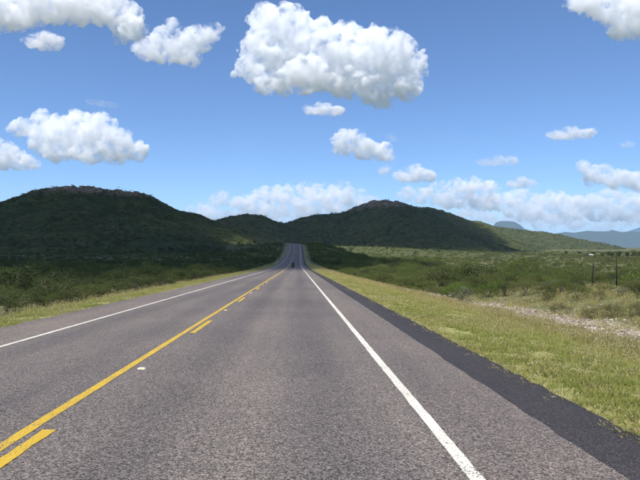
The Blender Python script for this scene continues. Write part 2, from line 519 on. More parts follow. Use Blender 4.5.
road = ribbon('road', np.linspace(-5.9, 1.48, 14), MAT_ROAD, 0.0, None)
tag(road, 'two-lane chip-seal highway running straight to the hills', 'road', kind='structure')
# aprons are butted against the carriageway with a hair of overlap below it
ribbon('shoulder', np.linspace(-7.7, -5.88, 5), MAT_SHOULDER, -0.004, road, wob=(0.16, 0))
ribbon('shoulder', np.linspace(1.46, 2.57, 4), MAT_SHOULDER, -0.004, road, wob=(0, 0.03))
ribbon('asphalt_edge', np.linspace(2.50, 3.36, 4), MAT_DARK, -0.009, road, wob=(0, 0.05))
ribbon('edge_line', [1.325, 1.445], MAT_WHITE, 0.004, road, wob=(0.008, 0.008))
ribbon('edge_line', [-5.88, -5.77], MAT_WHITE, 0.004, road, wob=(0.008, 0.008))
ribbon('centre_line', [-2.63, -2.505], MAT_YELLOW, 0.004, road, wob=(0.008, 0.008))
for k in range(-1, 40):
    y1 = 6.1 + 11.1 * k
    ribbon('dash', [-2.42, -2.30], MAT_YELLOW, 0.004, road, y1 - 3.05, y1, wob=(0.011, 0.011), step=0.06 if k < 4 else 0.5)

# ------------------------------------------------------------------ scatter tools
STORE = bpy.data.collections.new('plant_store')      # source meshes of the scattered stuff, not in the scene
def scatter(name, pts, scl, rot, idx, sources, tilt=0.12):
    """one object: instances of the source meshes on the given points (geometry nodes); for what nobody could count"""
    c = bpy.data.collections.new(name + '_sources')
    for k, s in enumerate(sources):
        s.name = '%s_%02d_source' % (name, k)
        c.objects.link(s)
    me = bpy.data.meshes.new(name)
    n = len(pts)
    me.vertices.add(n); me.vertices.foreach_set('co', np.asarray(pts, np.float32).ravel())
    a = me.attributes.new('scl', 'FLOAT_VECTOR', 'POINT'); a.data.foreach_set('vector', np.asarray(scl, np.float32).ravel())
    rv = np.stack([rng.normal(0, tilt, n), rng.normal(0, tilt, n), np.asarray(rot)], 1).astype(np.float32)
    a = me.attributes.new('rot', 'FLOAT_VECTOR', 'POINT'); a.data.foreach_set('vector', rv.ravel())
    a = me.attributes.new('idx', 'INT', 'POINT'); a.data.foreach_set('value', np.asarray(idx, np.int32))
    o = bpy.data.objects.new(name, me); link(o)
    ng = bpy.data.node_groups.new(name + '_scatter', 'GeometryNodeTree')
    ng.interface.new_socket('Geometry', in_out='INPUT', socket_type='NodeSocketGeometry')
    ng.interface.new_socket('Geometry', in_out='OUTPUT', socket_type='NodeSocketGeometry')
    gi, go = ng.nodes.new('NodeGroupInput'), ng.nodes.new('NodeGroupOutput')
    ci = ng.nodes.new('GeometryNodeCollectionInfo')
    ci.inputs['Collection'].default_value = c
    ci.inputs['Separate Children'].default_value = True
    ci.inputs['Reset Children'].default_value = True
    ip = ng.nodes.new('GeometryNodeInstanceOnPoints')
    ip.inputs['Pick Instance'].default_value = True
    def attr(nm, dt):
        nd = ng.nodes.new('GeometryNodeInputNamedAttribute'); nd.data_type = dt
        nd.inputs['Name'].default_value = nm
        return nd.outputs['Attribute']
    ng.links.new(gi.outputs[0], ip.inputs['Points'])
    ng.links.new(ci.outputs[0], ip.inputs['Instance'])
    ng.links.new(attr('idx', 'INT'), ip.inputs['Instance Index'])
    e2r = ng.nodes.new('FunctionNodeEulerToRotation')
    ng.links.new(attr('rot', 'FLOAT_VECTOR'), e2r.inputs[0])
    ng.links.new(e2r.outputs[0], ip.inputs['Rotation'])
    ng.links.new(attr('scl', 'FLOAT_VECTOR'), ip.inputs['Scale'])
    ng.links.new(ip.outputs[0], go.inputs[0])
    md = o.modifiers.new('scatter', 'NODES'); md.node_group = ng
    return o

def leaf_mat(name, a, b, c=None, rough=0.65, trans=0.25, patch=0.0):
    """leaf colours vary from plant to plant and a little from leaf to leaf"""
    m, nt, out = new_mat(name)
    T = NT(nt)
    oi = T.n('ShaderNodeObjectInfo')
    ge = T.n('ShaderNodeNewGeometry')
    f = T.math('ADD', T.math('MULTIPLY', oi.outputs['Random'], 0.65), T.math('MULTIPLY', ge.outputs['Random Per Island'], 0.35))
    stops = [(0.1, a), (0.55, b), (0.95, c or b)]
    col = T.ramp(f, stops)
    col = T.mix(1.0, col, T.ramp(T.noise(oi.outputs['Location'], 0.02, 2), [(0.35, (0.86, 0.9, 0.85)), (0.65, (1.14, 1.08, 1.0))]), 'MULTIPLY')
    b_ = T.bsdf(col, rough, 0.15)
    tr = T.n('ShaderNodeBsdfTranslucent'); T.l(col, tr.inputs[0])
    mx = T.n('ShaderNodeMixShader'); mx.inputs[0].default_value = trans
    T.l(b_.outputs[0], mx.inputs[1]); T.l(tr.outputs[0], mx.inputs[2])
    T.l(mx.outputs[0], out.inputs[0])
    return m
MAT_GRASS = leaf_mat('grass_green', (0.20, 0.24, 0.052), (0.285, 0.305, 0.078), (0.40, 0.375, 0.14), trans=0.4)
MAT_DRY = leaf_mat('grass_dry', (0.36, 0.30, 0.135), (0.46, 0.39, 0.20), (0.54, 0.47, 0.28), trans=0.4)
MAT_STRAW = leaf_mat('grass_straw', (0.36, 0.36, 0.095), (0.46, 0.42, 0.14), (0.54, 0.47, 0.21), trans=0.4)
MAT_LEAF_G = leaf_mat('mesquite_leaf', (0.105, 0.132, 0.036), (0.14, 0.168, 0.048), (0.19, 0.21, 0.075), trans=0.45)
MAT_LEAF_D = leaf_mat('juniper_leaf', (0.060, 0.078, 0.026), (0.085, 0.105, 0.036), (0.115, 0.135, 0.050), trans=0.35)
MAT_LEAF_P = leaf_mat('sage_leaf', (0.13, 0.15, 0.085), (0.20, 0.21, 0.135), (0.30, 0.30, 0.21))
MAT_LEAF_O = leaf_mat('dry_shrub_leaf', (0.12, 0.125, 0.044), (0.17, 0.168, 0.066), (0.23, 0.21, 0.10), trans=0.4)
MAT_LEAF_L = leaf_mat('bright_leaf', (0.10, 0.145, 0.030), (0.135, 0.185, 0.040), (0.18, 0.22, 0.06), trans=0.35)
MAT_BARK = plain('bark', (0.10, 0.075, 0.055), 0.9, 0.1)
MAT_TWIG = plain('twig', (0.16, 0.13, 0.10), 0.9, 0.1)

def tuft(n, h, spread, w, mat, lean=0.5, heads=False, hmat=None, seed=0):
    r = random.Random(seed)
    Vv, Ff, Mi = [], [], []
    for k in range(n):
        a = r.uniform(0, 2 * math.pi); rad = spread * math.sqrt(r.random())
        bx, by = rad * math.cos(a), rad * math.sin(a)
        hh = h * r.uniform(0.55, 1.1); ln = hh * lean * r.uniform(0.2, 1.0)
        la = a + r.uniform(-1.2, 1.2)
        ox, oy = math.cos(la), math.sin(la)
        sx, sy = -math.sin(la + r.uniform(-1, 1)), math.cos(la + r.uniform(-1, 1))
        i0 = len(Vv)
        for t, ww in ((0, 1.0), (0.5, 0.85), (1.0, 0.12)):
            x = bx + ox * ln * t * t; y = by + oy * ln * t * t; z = hh * t * (1 - 0.15 * t) - 0.01
            Vv.append((x - sx * w * ww / 2, y - sy * w * ww / 2, z)); Vv.append((x + sx * w * ww / 2, y + sy * w * ww / 2, z))
        Ff += [(i0, i0 + 1, i0 + 3, i0 + 2), (i0 + 2, i0 + 3, i0 + 5, i0 + 4)]; Mi += [0, 0]
        if heads and r.random() < 0.6:
            x = bx + ox * ln; y = by + oy * ln; z = hh * 0.85
            i0 = len(Vv); s = w * 1.6
            Vv += [(x - s, y, z - 0.02), (x + s, y, z - 0.02), (x + ox * .03, y + oy * .03, z + h * 0.16), (x, y - s, z), (x, y + s, z)]
            Ff += [(i0, i0 + 1, i0 + 2), (i0 + 3, i0 + 4, i0 + 2)]; Mi += [1, 1]
    return mesh_obj('tuft', Vv, Ff, [mat, hmat or mat], midx=Mi, linked=False)

# ------------------------------------------------------------------ verge grass
def poisson_strip(n, y0, y1, d0, d1, side):
    # density falls with distance so that the picture stays evenly covered
    Y = rng.uniform(0, 1, n)
    Y = y0 * (y1 / y0) ** Y
    dd = rng.uniform(d0, d1, n)
    return (road_x(Y) + (3.3 + dd if side > 0 else -7.55 - dd)), Y, dd

def grass_edge(X, Y, side):
    if side > 0: return 8.2 + 1.2 * fbm(X / 9.0, Y / 14.0, 3.0, 2) - 4.0 * sstep(30, 110, Y) - 2.0 * sstep(140, 260, Y)
    return 3.6 + 0.8 * fbm(X / 9.0, Y / 14.0, 8.0, 2) - 1.8 * sstep(120, 260, Y)

TUFTS = [tuft(26, 0.13, 0.10, 0.006, MAT_GRASS, 0.8, seed=1), tuft(22, 0.19, 0.10, 0.006, MAT_GRASS, 0.7, seed=2), tuft(30, 0.10, 0.13, 0.007, MAT_GRASS, 1.0, seed=3),
         tuft(18, 0.14, 0.12, 0.005, MAT_DRY, 0.9, seed=4), tuft(20, 0.24, 0.09, 0.006, MAT_STRAW, 0.5, True, MAT_DRY, seed=5),
         tuft(24, 0.40, 0.12, 0.007, MAT_STRAW, 0.4, True, MAT_DRY, seed=6), tuft(22, 0.50, 0.14, 0.007, MAT_STRAW, 0.45, True, MAT_DRY, seed=7), tuft(18, 0.34, 0.14, 0.006, MAT_DRY, 0.5, True, MAT_DRY, seed=8)]
gp, gs, gi_ = [], [], []
for side, y0, y1, d1, n in ((1, 3.0, 210, 10.5, 46000), (-1, 12.0, 230, 5.2, 17000)):
    X, Y, dd = poisson_strip(n, y0, y1, -0.10, d1, side)
    ed = grass_edge(X, Y, side)
    patch = fbm(X / 1.6, Y / 1.6, 12.0, 3)
    keep = (dd < ed + rng.normal(0, 0.5, n)) & (rng.random(n) < np.clip(0.95 + 0.9 * patch - 0.55 * sstep(1.5, 0.0, dd) * 0.3, 0.15, 1))
    keep &= ~((patch < -0.42))
    X, Y, dd, ed, patch = [a[keep] for a in (X, Y, dd, ed, patch)]
    m = len(X)
    q = rng.random(m)
    tall = sstep(ed - 3.6, ed - 0.9, dd) if side > 0 else sstep(ed - 1.2, ed - 0.1, dd) * 0.25
    tall = tall * np.clip(0.8 + 0.8 * fbm(X / 3, Y / 5, 21.0, 2), 0, 1)
    idx = np.where(q < 0.38, 0, np.where(q < 0.6, 1, np.where(q < 0.82, 2, np.where(q < 0.93, 3, 4))))
    dry = fbm(X / 2.5, Y / 4.0, 30.0, 3) + 0.25 * sstep(2, 5, dd)
    idx = np.where(((dry > 0.22) & (rng.random(m) < 0.6)) | ((dd < 0.3) & (rng.random(m) < 0.45)), np.where(rng.random(m) < 0.6, 3, 4), idx)
    idx = np.where(rng.random(m) < tall, rng.choice([5, 6, 7, 5], m), idx)
    grow = 1 + 1.8 * sstep(15, 200, Y)
    s = rng.uniform(0.65, 1.25, m)
    scl = np.stack([s * grow, s * grow, 0.72 * s * (1 + 0.25 * sstep(15, 200, Y)) * (1 - 0.35 * sstep(0.6, 0, dd))], 1)
    gp.append(np.stack([X, Y, ground_z(X, Y)], 1)); gs.append(scl); gi_.append(idx)
X = rng.uniform(10.5, 30, 11000); Y = 15 * (66 / 15) ** rng.random(11000)
kp = (fbm(X / 2.0, Y / 2.6, 33.0, 3) > -0.22) & ((X - 3.3 > grass_edge(X, Y, 1) + 2.4) | (rng.random(11000) < 0.25)) & (X - 3.3 > grass_edge(X, Y, 1)); X, Y = X[kp], Y[kp]
s = rng.uniform(0.6, 1.4, len(X))
gp.append(np.stack([X, Y, ground_z(X, Y)], 1)); gs.append(np.stack([s * 1.5, s * 1.5, s], 1)); gi_.append(rng.choice([0, 2, 3, 3, 4, 4, 7], len(X)))
gp, gs, gi_ = np.concatenate(gp), np.concatenate(gs), np.concatenate(gi_)
grass_o = scatter('grass', gp, gs, rng.uniform(0, 6.28, len(gp)), gi_, TUFTS)
tag(grass_o, 'green and straw-coloured verge grass along both edges of the road', 'grass', kind='stuff')

# ------------------------------------------------------------------ shrubs
def shrub_parts(h, w, nleaf, leaf, mat, seed, stems=7, shape='round', upright=0.0):
    """foliage mesh and stem mesh of one shrub: twigs fan out of the root, leaves sit in clumps along their outer half"""
    r = np.random.default_rng(seed)
    tips, SV, SF = [], [], []
    def tube(a, b, ra, rb):
        a, b = np.array(a), np.array(b)
        dv = b - a; L = np.linalg.norm(dv); dv = dv / max(L, 1e-6)
        u = np.cross(dv, [0.3, 0.9, 0.1]); u /= np.linalg.norm(u); v = np.cross(dv, u)
        i = len(SV)
        for c, rad in ((a, ra), (b, rb)):
            for k in range(4):
                t = k * math.pi / 2
                SV.append(c + rad * (math.cos(t) * u + math.sin(t) * v))
        for k in range(4): SF.append((i + k, i + (k + 1) % 4, i + 4 + (k + 1) % 4, i + 4 + k))
    clumps = []
    for k in range(stems):
        a = 2 * math.pi * (k + r.random() * 0.8) / stems
        lean = r.uniform(0.15, 0.95) * (1 - upright)
        hh = h * (1 - 0.45 * lean) * r.uniform(0.75, 1.0)
        mid = np.array([math.cos(a) * w * 0.22 * lean, math.sin(a) * w * 0.22 * lean, hh * 0.45])
        tip = np.array([math.cos(a) * w * 0.45 * lean, math.sin(a) * w * 0.45 * lean, hh * 0.88])
        rad = 0.018 * h
        tube((0, 0, -0.05), mid, rad, rad * 0.7); tube(mid, tip, rad * 0.7, rad * 0.25)
        for j in range(3):
            a2 = a + r.normal(0, 0.9)
            s = mid + (tip - mid) * r.uniform(0.0, 0.8)
            t2 = s + np.array([math.cos(a2), math.sin(a2), r.uniform(0.1, 0.9)]) * w * 0.17
            tube(s, t2, rad * 0.45, rad * 0.15)
            clumps.append((t2, w * r.uniform(0.10, 0.19)))
        clumps.append((tip, w * r.uniform(0.09, 0.17)))
        low = np.array([math.cos(a) * w * 0.36, math.sin(a) * w * 0.36, h * r.uniform(0.10, 0.3)])
        clumps.append((low, w * r.uniform(0.09, 0.15)))
    clumps.append((np.array([0, 0, h * 0.6]), w * 0.2))
    wts = np.array([c[1] ** 1.6 for c in clumps]); wts /= wts.sum()
    ci = r.choice(len(clumps), nleaf, p=wts)
    C = np.array([clumps[i][0] for i in ci]); S = np.array([clumps[i][1] for i in ci])
    off = r.normal(size=(nleaf, 3)); off /= np.linalg.norm(off, axis=1)[:, None]
    pos = C + off * (S * r.random(nleaf) ** 0.45)[:, None] * np.array([1, 1, 0.85])
    pos[:, 2] = np.abs(pos[:, 2] - 0.02) + 0.02
    nrm = off + r.normal(0, 0.6, (nleaf, 3)); nrm /= np.linalg.norm(nrm, axis=1)[:, None]
    u = np.cross(nrm, r.normal(size=(nleaf, 3))); u /= np.linalg.norm(u, axis=1)[:, None]
    v = np.cross(nrm, u)
    L = leaf * r.uniform(0.6, 1.3, nleaf)[:, None]
    Vv = np.stack([pos - u * L, pos + v * L * 0.42, pos + u * L, pos - v * L * 0.42], 1).reshape(-1, 3)
    Ff = np.arange(nleaf * 4).reshape(-1, 4)
    fol = fast_mesh('foliage', Vv, Ff, mat, smooth=False)
    st = bpy.data.meshes.new('stems'); st.from_pydata([tuple(p) for p in SV], [], SF); st.materials.append(MAT_TWIG)
    return fol, st

def joined_source(fol, st):
    """one mesh holding foliage and stems, used only as a scatter source"""
    bm = bmesh.new(); bm.from_mesh(fol)
    n = len(bm.faces)
    bm.from_mesh(st)
    bm.faces.ensure_lookup_table()
    for f in bm.faces[n:]: f.material_index = 1
    me = bpy.data.meshes.new('shrub'); bm.to_mesh(me); bm.free()
    me.materials.append(fol.materials[0]); me.materials.append(st.materials[0])
    return bpy.data.objects.new('shrub_source', me)

KINDS = {  # h, w, leaves, leaf size, material
 'mesquite': [shrub_parts(1.9, 2.7, 4200, 0.036, MAT_LEAF_G, 40 + k) for k in range(4)],
 'dark':     [shrub_parts(2.0, 2.5, 4400, 0.036, MAT_LEAF_D, 50 + k, upright=0.15) for k in range(4)],
 'sage':     [shrub_parts(0.9, 1.3, 2400, 0.026, MAT_LEAF_P, 60 + k, stems=9) for k in range(3)],
 'olive':    [shrub_parts(1.0, 1.5, 2400, 0.028, MAT_LEAF_O, 70 + k, stems=9) for k in range(3)],
 'bright':   [shrub_parts(1.6, 2.4, 3900, 0.036, MAT_LEAF_L, 80 + k) for k in range(3)],
}
LOWKINDS = {
 'mesquite': [shrub_parts(1.9, 2.7, 2300, 0.046, MAT_LEAF_G, 140 + k) for k in range(4)],
 'dark':     [shrub_parts(2.0, 2.5, 2300, 0.046, MAT_LEAF_D, 150 + k) for k in range(3)],
 'olive':    [shrub_parts(1.0, 1.5, 700, 0.05, MAT_LEAF_O, 170 + k) for k in range(3)],
 'bright':   [shrub_parts(1.6, 2.4, 2100, 0.045, MAT_LEAF_L, 180 + k) for k in range(2)],
 'sage':     [shrub_parts(0.9, 1.3, 600, 0.05, MAT_LEAF_P, 190 + k) for k in range(2)],
}
LOW_SRC, LOW_IDX = [], {}
for k, lst in LOWKINDS.items():
    LOW_IDX[k] = []
    for f_, s_ in lst:
        LOW_IDX[k].append(len(LOW_SRC)); LOW_SRC.append(joined_source(f_, s_))

GROUPS = {
 'front_right': 'shrubs at the front of the scrub on the plain side of the road',
 'front_left': 'shrubs at the front of the scrub on the hill side of the road',
}
def put_shrub(kind, x, y, s, label, group, sz=1.0):
    fol, st = random.choice(KINDS[kind])
    z = float(ground_z(x, y))
    o = empty('shrub', (x, y, z - 0.03), random.uniform(0, 6.28))
    o.scale = (s, s, s * sz)
    tag(o, label, 'shrub', group)
    link(bpy.data.objects.new('foliage', fol), o)
    link(bpy.data.objects.new('stems', st), o)
    return o
COLOUR = {'mesquite': 'mid-green leafy', 'dark': 'dark green dense', 'bright': 'fresh bright green', 'olive': 'olive-brown', 'sage': 'pale silvery'}
def shrub_label(kind, s, x, y):
    h = {'sage': 0.9, 'olive': 1.0, 'bright': 1.6}.get(kind, 1.95) * s
    size = 'knee-high' if h < 0.75 else 'waist-high' if h < 1.15 else 'shoulder-high' if h < 1.55 else 'head-high'
    if x > 0:
        if y < 36: where = 'among the pale stones of the ditch'
        elif 36 <= y < 62 and x > 19: where = 'round the two dark fence posts'
        elif y < 62: where = 'between the tall straw grass and the fence posts'
        elif x - 3 < 10 + 0.06 * y: where = 'on the grass edge of the plain beyond the stones'
        elif y < 95: where = 'deeper in the plain scrub beyond the fence posts'
        else: where = 'in the plain scrub near the cloud shadow edge'
    else:
        if x > -15: where = 'in the front row behind the verge below the rocky hill'
        elif x > -21: where = 'in the second row behind the verge below the rocky hill'
        else: where = 'deep in the scrub between the verge and the rocky hill'
    return '%s %s shrub %s' % (size, COLOUR[kind], where)
placed = []
def free(x, y, r):
    for (a, b, c) in placed:
        if (a - x) ** 2 + (b - y) ** 2 < (0.62 * (r + c)) ** 2: return False
    return True
def in_view(x, y, m=0.06):
    if y < 3: return False
    px = 320 + FPX * math.tan(math.atan2(x, y) - YAW)
    return -640 * m < px < 640 * (1 + m)
# single shrubs picked out in the photograph (pixel of the foot, distance, kind, scale)
HAND = [(462, 291, 44, 'sage', 1.45), (452, 289, 45, 'bright', 0.9), (556, 285, 47, 'sage', 1.15), (575, 288, 46, 'mesquite', 0.95), (601, 289, 45, 'bright', 0.42), (611, 289, 44, 'mesquite', 0.4), (634, 288, 44, 'olive', 1.3),
        (590, 304, 31, 'olive', 0.75), (612, 305, 30, 'olive', 0.9), (626, 306, 29.5, 'olive', 0.8), (560, 300, 34, 'olive', 0.8), (640, 306, 29, 'olive', 0.85), (600, 296, 37, 'olive', 0.7), (622, 295, 38, 'sage', 0.7), (545, 289, 44, 'dark', 0.55), (525, 287, 46, 'mesquite', 0.85), (505, 286, 48, 'dark', 0.75), (488, 286, 49, 'bright', 0.95)]
for px, py, Y, kind, s in HAND:
    p = at(px, py, Y)
    if free(p[0], p[1], 0.5):
        put_shrub(kind, p[0], p[1], s, shrub_label(kind, s, p[0], p[1]), GROUPS['front_right'])
        placed.append((p[0], p[1], {'sage': .65, 'olive': .75}.get(kind, 1.2) * s))
cnt = {1: 16, -1: 0}
tries = 0
while (cnt[1] < 150 or cnt[-1] < 120) and tries < 30000:
    tries += 1
    side = 1 if random.random() < 0.5 else -1
    if cnt[side] >= (150 if side > 0 else 120): continue
    if side > 0:
        Y = 26 * (130 / 26) ** random.random()
        ed = float(grass_edge(np.array([12.0]), np.array([Y]), 1)[0])
        d0 = 3.3 + ed + 0.8
        if Y < 55: d0 = max(d0, 18.0 - 0.12 * (Y - 26))
        x = d0 + random.random() ** 1.4 * (10 + 0.25 * Y)
        kind = random.choices(['mesquite', 'dark', 'bright', 'sage', 'olive'], [5, 2.6, 1.7, 0.5, 1])[0] if x > 17 or Y > 50 else random.choice(['olive', 'olive', 'sage'])
    else:
        Y = 19 * (150 / 19) ** random.random()
        x = -(7.55 + 4.2 + random.random() ** 1.3 * (6 + 0.16 * Y))
        kind = random.choices(['mesquite', 'dark', 'olive'], [2.5, 4, 2.5])[0]
    if not in_view(x, Y): continue
    pxs = 320 + FPX * math.tan(math.atan2(x, Y) - YAW)
    if 578 < pxs < 632 and Y < 54: continue
    s = 0.5 + 0.75 * random.random() ** 1.4
    s *= 0.64 if side > 0 else 0.54
    if kind in ('sage', 'olive'): s *= 1.1
    rad = {'sage': .65, 'olive': .75}.get(kind, 1.2) * s
    if not free(x, Y, rad): continue
    if ('sage' == kind and side < 0): continue
    placed.append((x, Y, rad)); cnt[side] += 1
    put_shrub(kind, x, Y, s, shrub_label(kind, s, x, Y), GROUPS['front_right' if side > 0 else 'front_left'], random.uniform(0.85, 1.2))

# the rest of the scrub: too many to count
sp, ss, si = [], [], []
N = 60000
Yr = 32 * (1500 / 32) ** (rng.random(N) ** 0.85)
Yr[:9000] = rng.uniform(240, 560, 9000)         # thicker brush on the slopes either side of the climb
px = rng.uniform(-30, 670, N)
px[:9000] = rng.uniform(190, 440, 9000)
Xr = Yr * np.tan(np.arctan((px - 320) / FPX) + YAW)
dd = Xr - road_x(Yr)
ed = np.where(dd > 0, 3.3 + grass_edge(Xr, Yr, 1) + 1.5, 7.55 + grass_edge(Xr, Yr, -1) + 1.0)
ok = np.abs(dd) > ed
gap = fbm(Xr / 16, Yr / 16, 40.0, 3)
ok &= (gap > -0.38) | (Yr > 500)
meadow = sstep(470, 570, Yr) * sstep(1250, 950, Yr) * sstep(300, 180, Xr) * sstep(-260, -120, Xr)
ok &= rng.random(N) > meadow * 0.4
for (a, b, c) in placed:
    ok &= (Xr - a) ** 2 + (Yr - b) ** 2 > (0.8 * c) ** 2
ok &= ~((Yr < 52) & (Xr > 0) & (Xr < 23))
ok &= ~((Yr < 57) & (px > 580) & (px < 630))
Xr, Yr, dd = Xr[ok], Yr[ok], dd[ok]
n = len(Xr)
zone = fbm(Xr / 70, Yr / 90, 50.0, 3)
q = rng.random(n) + 0.35 * zone
kn = np.where(q < 0.42, 'mesquite', np.where(q < 0.56, 'dark', np.where(q < 0.72, 'olive', np.where(q < 0.97, 'bright', 'sage'))))
kn = np.where((dd < 0) & (kn == 'bright'), 'dark', kn)
kn = np.where((dd < 0) & (kn == 'mesquite') & (rng.random(n) < 0.5), 'olive', kn)
idx = np.array([random.choice(LOW_IDX[k]) for k in kn])
s = (0.35 + 0.95 * rng.random(n) ** 1.5) * np.clip(1.05 + 0.9 * fbm(Xr / 11, Yr / 15, 44.0, 2), 0.5, 1.6) * (1 + 0.25 * sstep(100, 600, Yr)) * np.where(dd > 0, 0.62, 0.52)
s = np.where(rng.random(n) < 0.07, s * 1.75, s)
scl = np.stack([s * (1 + 0.5 * sstep(120, 700, Yr)), s * (1 + 0.5 * sstep(120, 700, Yr)), s * rng.uniform(0.8, 1.15, n)], 1)
sp.append(np.stack([Xr, Yr, top_z(Xr, Yr) - 0.05], 1)); ss.append(scl); si.append(idx)
# scrub cover of the hill slopes
for key, nn in (('near_left', 26000), ('pass', 6000), ('middle', 16000), ('behind', 6000), ('long', 7000)):
    h = HILLS[key]; P, W = h['p'], h['W']
    X = rng.uniform(P[:, 0].min() - W, P[:, 0].max() + W, nn); Y = rng.uniform(P[:, 1].min() - W, P[:, 1].max() + 0.15 * W, nn)
    z = hill_z(h, X, Y)
    thick = fbm(X / 40, Y / 40, 60.0, 3)
    ok = (z > ground_z(X, Y)) & (rng.random(nn) < 0.75 + thick - 0.35 * sstep(0.72, 0.95, z / P[:, 2].max())) & (top_z(X, Y) <= z + 0.01)
    ok &= np.abs(np.arctan2(X, Y) - YAW) < 0.52
    X, Y, z = X[ok], Y[ok], z[ok]
    m = len(X)
    kn = rng.choice(['mesquite', 'dark', 'olive'], m, p=[0.4, 0.4, 0.2])
    idx = np.array([random.choice(LOW_IDX[k]) for k in kn])
    s = rng.uniform(0.7, 1.5, m) * (1.1 if key == 'near_left' else 1.7 if key != 'long' else 2.6)
    scl = np.stack([s * 1.25, s * 1.25, s * 0.85], 1)
    sp.append(np.stack([X, Y, z - 0.1], 1)); ss.append(scl); si.append(idx)
sp, ss, si = np.concatenate(sp), np.concatenate(ss), np.concatenate(si)
scrub = scatter('scrub', sp, ss, rng.uniform(0, 6.28, len(sp)), si, LOW_SRC, tilt=0.05)
tag(scrub, 'mass of green desert scrub covering the plain and the hill slopes', 'scrub', kind='stuff')

# ------------------------------------------------------------------ stones of the ditch
def stone_mat():
    m, nt, out = new_mat('limestone')
    T = NT(nt)
    ge = T.n('ShaderNodeNewGeometry')
    col = T.ramp(ge.outputs['Random Per Island'], [(0.0, (0.16, 0.12, 0.09)), (0.4, (0.27, 0.215, 0.17)), (0.8, (0.42, 0.36, 0.295)), (1.0, (0.52, 0.465, 0.40))])
    col = T.mix(1.0, col, T.ramp(T.noise(T.pos(), 18.0, 4), [(0.3, (0.8, 0.8, 0.8)), (0.7, (1.1, 1.1, 1.1))]), 'MULTIPLY')
    T.l(T.bsdf(col, 0.9, 0.15, T.bump(T.noise(T.pos(), 40.0, 3), 0.4, 0.02)).outputs[0], out.inputs[0])
    return m
MAT_STONE = stone_mat()
ico = bmesh.new(); bmesh.ops.create_icosphere(ico, subdivisions=1, radius=1.0)
IV = np.array([v.co[:] for v in ico.verts]); IF = np.array([[v.index for v in f.verts] for f in ico.faces]); ico.free()
SVs, SFs, off = [], [], 0
nst = 0
Yc = 16 * (62 / 16) ** rng.random(17000)
Xc0 = 3.3 + grass_edge(np.full(17000, 12.0), Yc, 1) + rng.normal(1.2, 0.7, 17000) + np.where(rng.random(17000) < 0.12, rng.uniform(0, 4, 17000), 0)
keepst = (fbm(Xc0 / 1.6, Yc / 2.2, 70.0, 3) > -0.15) | (rng.random(17000) < 0.12)
zc = ground_z(Xc0, Yc)
for X, Y, Z in zip(Xc0[keepst], Yc[keepst], zc[keepst]):
    r = 0.022 + 0.085 * rng.random() ** 3
    v = IV * (1 + rng.normal(0, 0.16, (len(IV), 1))) * np.array([1, rng.uniform(0.6, 1), rng.uniform(0.45, 0.8)]) * r
    a = rng.uniform(0, 6.28); c, s = math.cos(a), math.sin(a)
    v = np.stack([v[:, 0] * c - v[:, 1] * s, v[:, 0] * s + v[:, 1] * c, v[:, 2]], 1) + np.array([X, Y, Z + 0.25 * r])
    SVs.append(v); SFs.append(IF + off); off += len(v)
me = fast_mesh('stones', np.concatenate(SVs), np.concatenate(SFs), MAT_STONE, smooth=False)
st_o = bpy.data.objects.new('stones', me); link(st_o)
tag(st_o, 'pale broken stones strewn along the ditch beyond the tall grass', 'stones', kind='stuff')

# ------------------------------------------------------------------ trees
def tree_parts(h, w, nleaf, leaf, mat, seed):
    r = np.random.default_rng(seed)
    SV, SF = [], []
    def tube(a, b, ra, rb, k=6):
        a, b = np.array(a, float), np.array(b, float)
        dv = b - a; dv /= np.linalg.norm(dv)
        u = np.cross(dv, [0.9, 0.3, 0.2]); u /= np.linalg.norm(u); v = np.cross(dv, u); i = len(SV)
        for c, rad in ((a, ra), (b, rb)):
            for j in range(k):
                t = 2 * math.pi * j / k
                SV.append(tuple(c + rad * (math.cos(t) * u + math.sin(t) * v)))
        for j in range(k): SF.append((i + j, i + (j + 1) % k, i + k + (j + 1) % k, i + k + j))
    t1 = np.array([r.normal(0, .05) * h, r.normal(0, .05) * h, h * 0.42])
    tube((0, 0, -0.2), t1, 0.045 * h, 0.03 * h)
    clumps = []
    for k in range(8):
        a = 2 * math.pi * k / 8 + r.normal(0, 0.3)
        t2 = t1 + np.array([math.cos(a) * w * 0.32, math.sin(a) * w * 0.32, h * r.uniform(0.05, 0.45)])
        tube(t1, t2, 0.02 * h, 0.008 * h, 5)
        clumps.append((t2, w * r.uniform(0.13, 0.22)))
        clumps.append((t1 + (t2 - t1) * 0.6 + np.array([0, 0, h * 0.12]), w * r.uniform(0.1, 0.18)))
    clumps.append((np.array([0, 0, h * 0.82]), w * 0.2))
    ci = r.integers(0, len(clumps), nleaf)
    C = np.array([clumps[i][0] for i in ci]); S = np.array([clumps[i][1] for i in ci])
    off = r.normal(size=(nleaf, 3)); off /= np.linalg.norm(off, axis=1)[:, None]
    pos = C + off * (S * r.random(nleaf) ** 0.45)[:, None]
    u = np.cross(off, r.normal(size=(nleaf, 3))); u /= np.linalg.norm(u, axis=1)[:, None]; v = np.cross(off, u)
    L = leaf * r.uniform(0.6, 1.3, nleaf)[:, None]
    Vv = np.stack([pos - u * L, pos + v * L * 0.5, pos + u * L, pos - v * L * 0.5], 1).reshape(-1, 3)
    crown = fast_mesh('crown', Vv, np.arange(nleaf * 4).reshape(-1, 4), mat, smooth=False)
    tr = bpy.data.meshes.new('trunk'); tr.from_pydata(SV, [], SF); tr.materials.append(MAT_BARK)
    return crown, tr
TREES = [tree_parts(4.6, 4.6, 900, 0.17, MAT_LEAF_D, 300 + k) for k in range(3)] + [tree_parts(4.2, 3.0, 700, 0.16, MAT_LEAF_D, 310 + k) for k in range(3)]
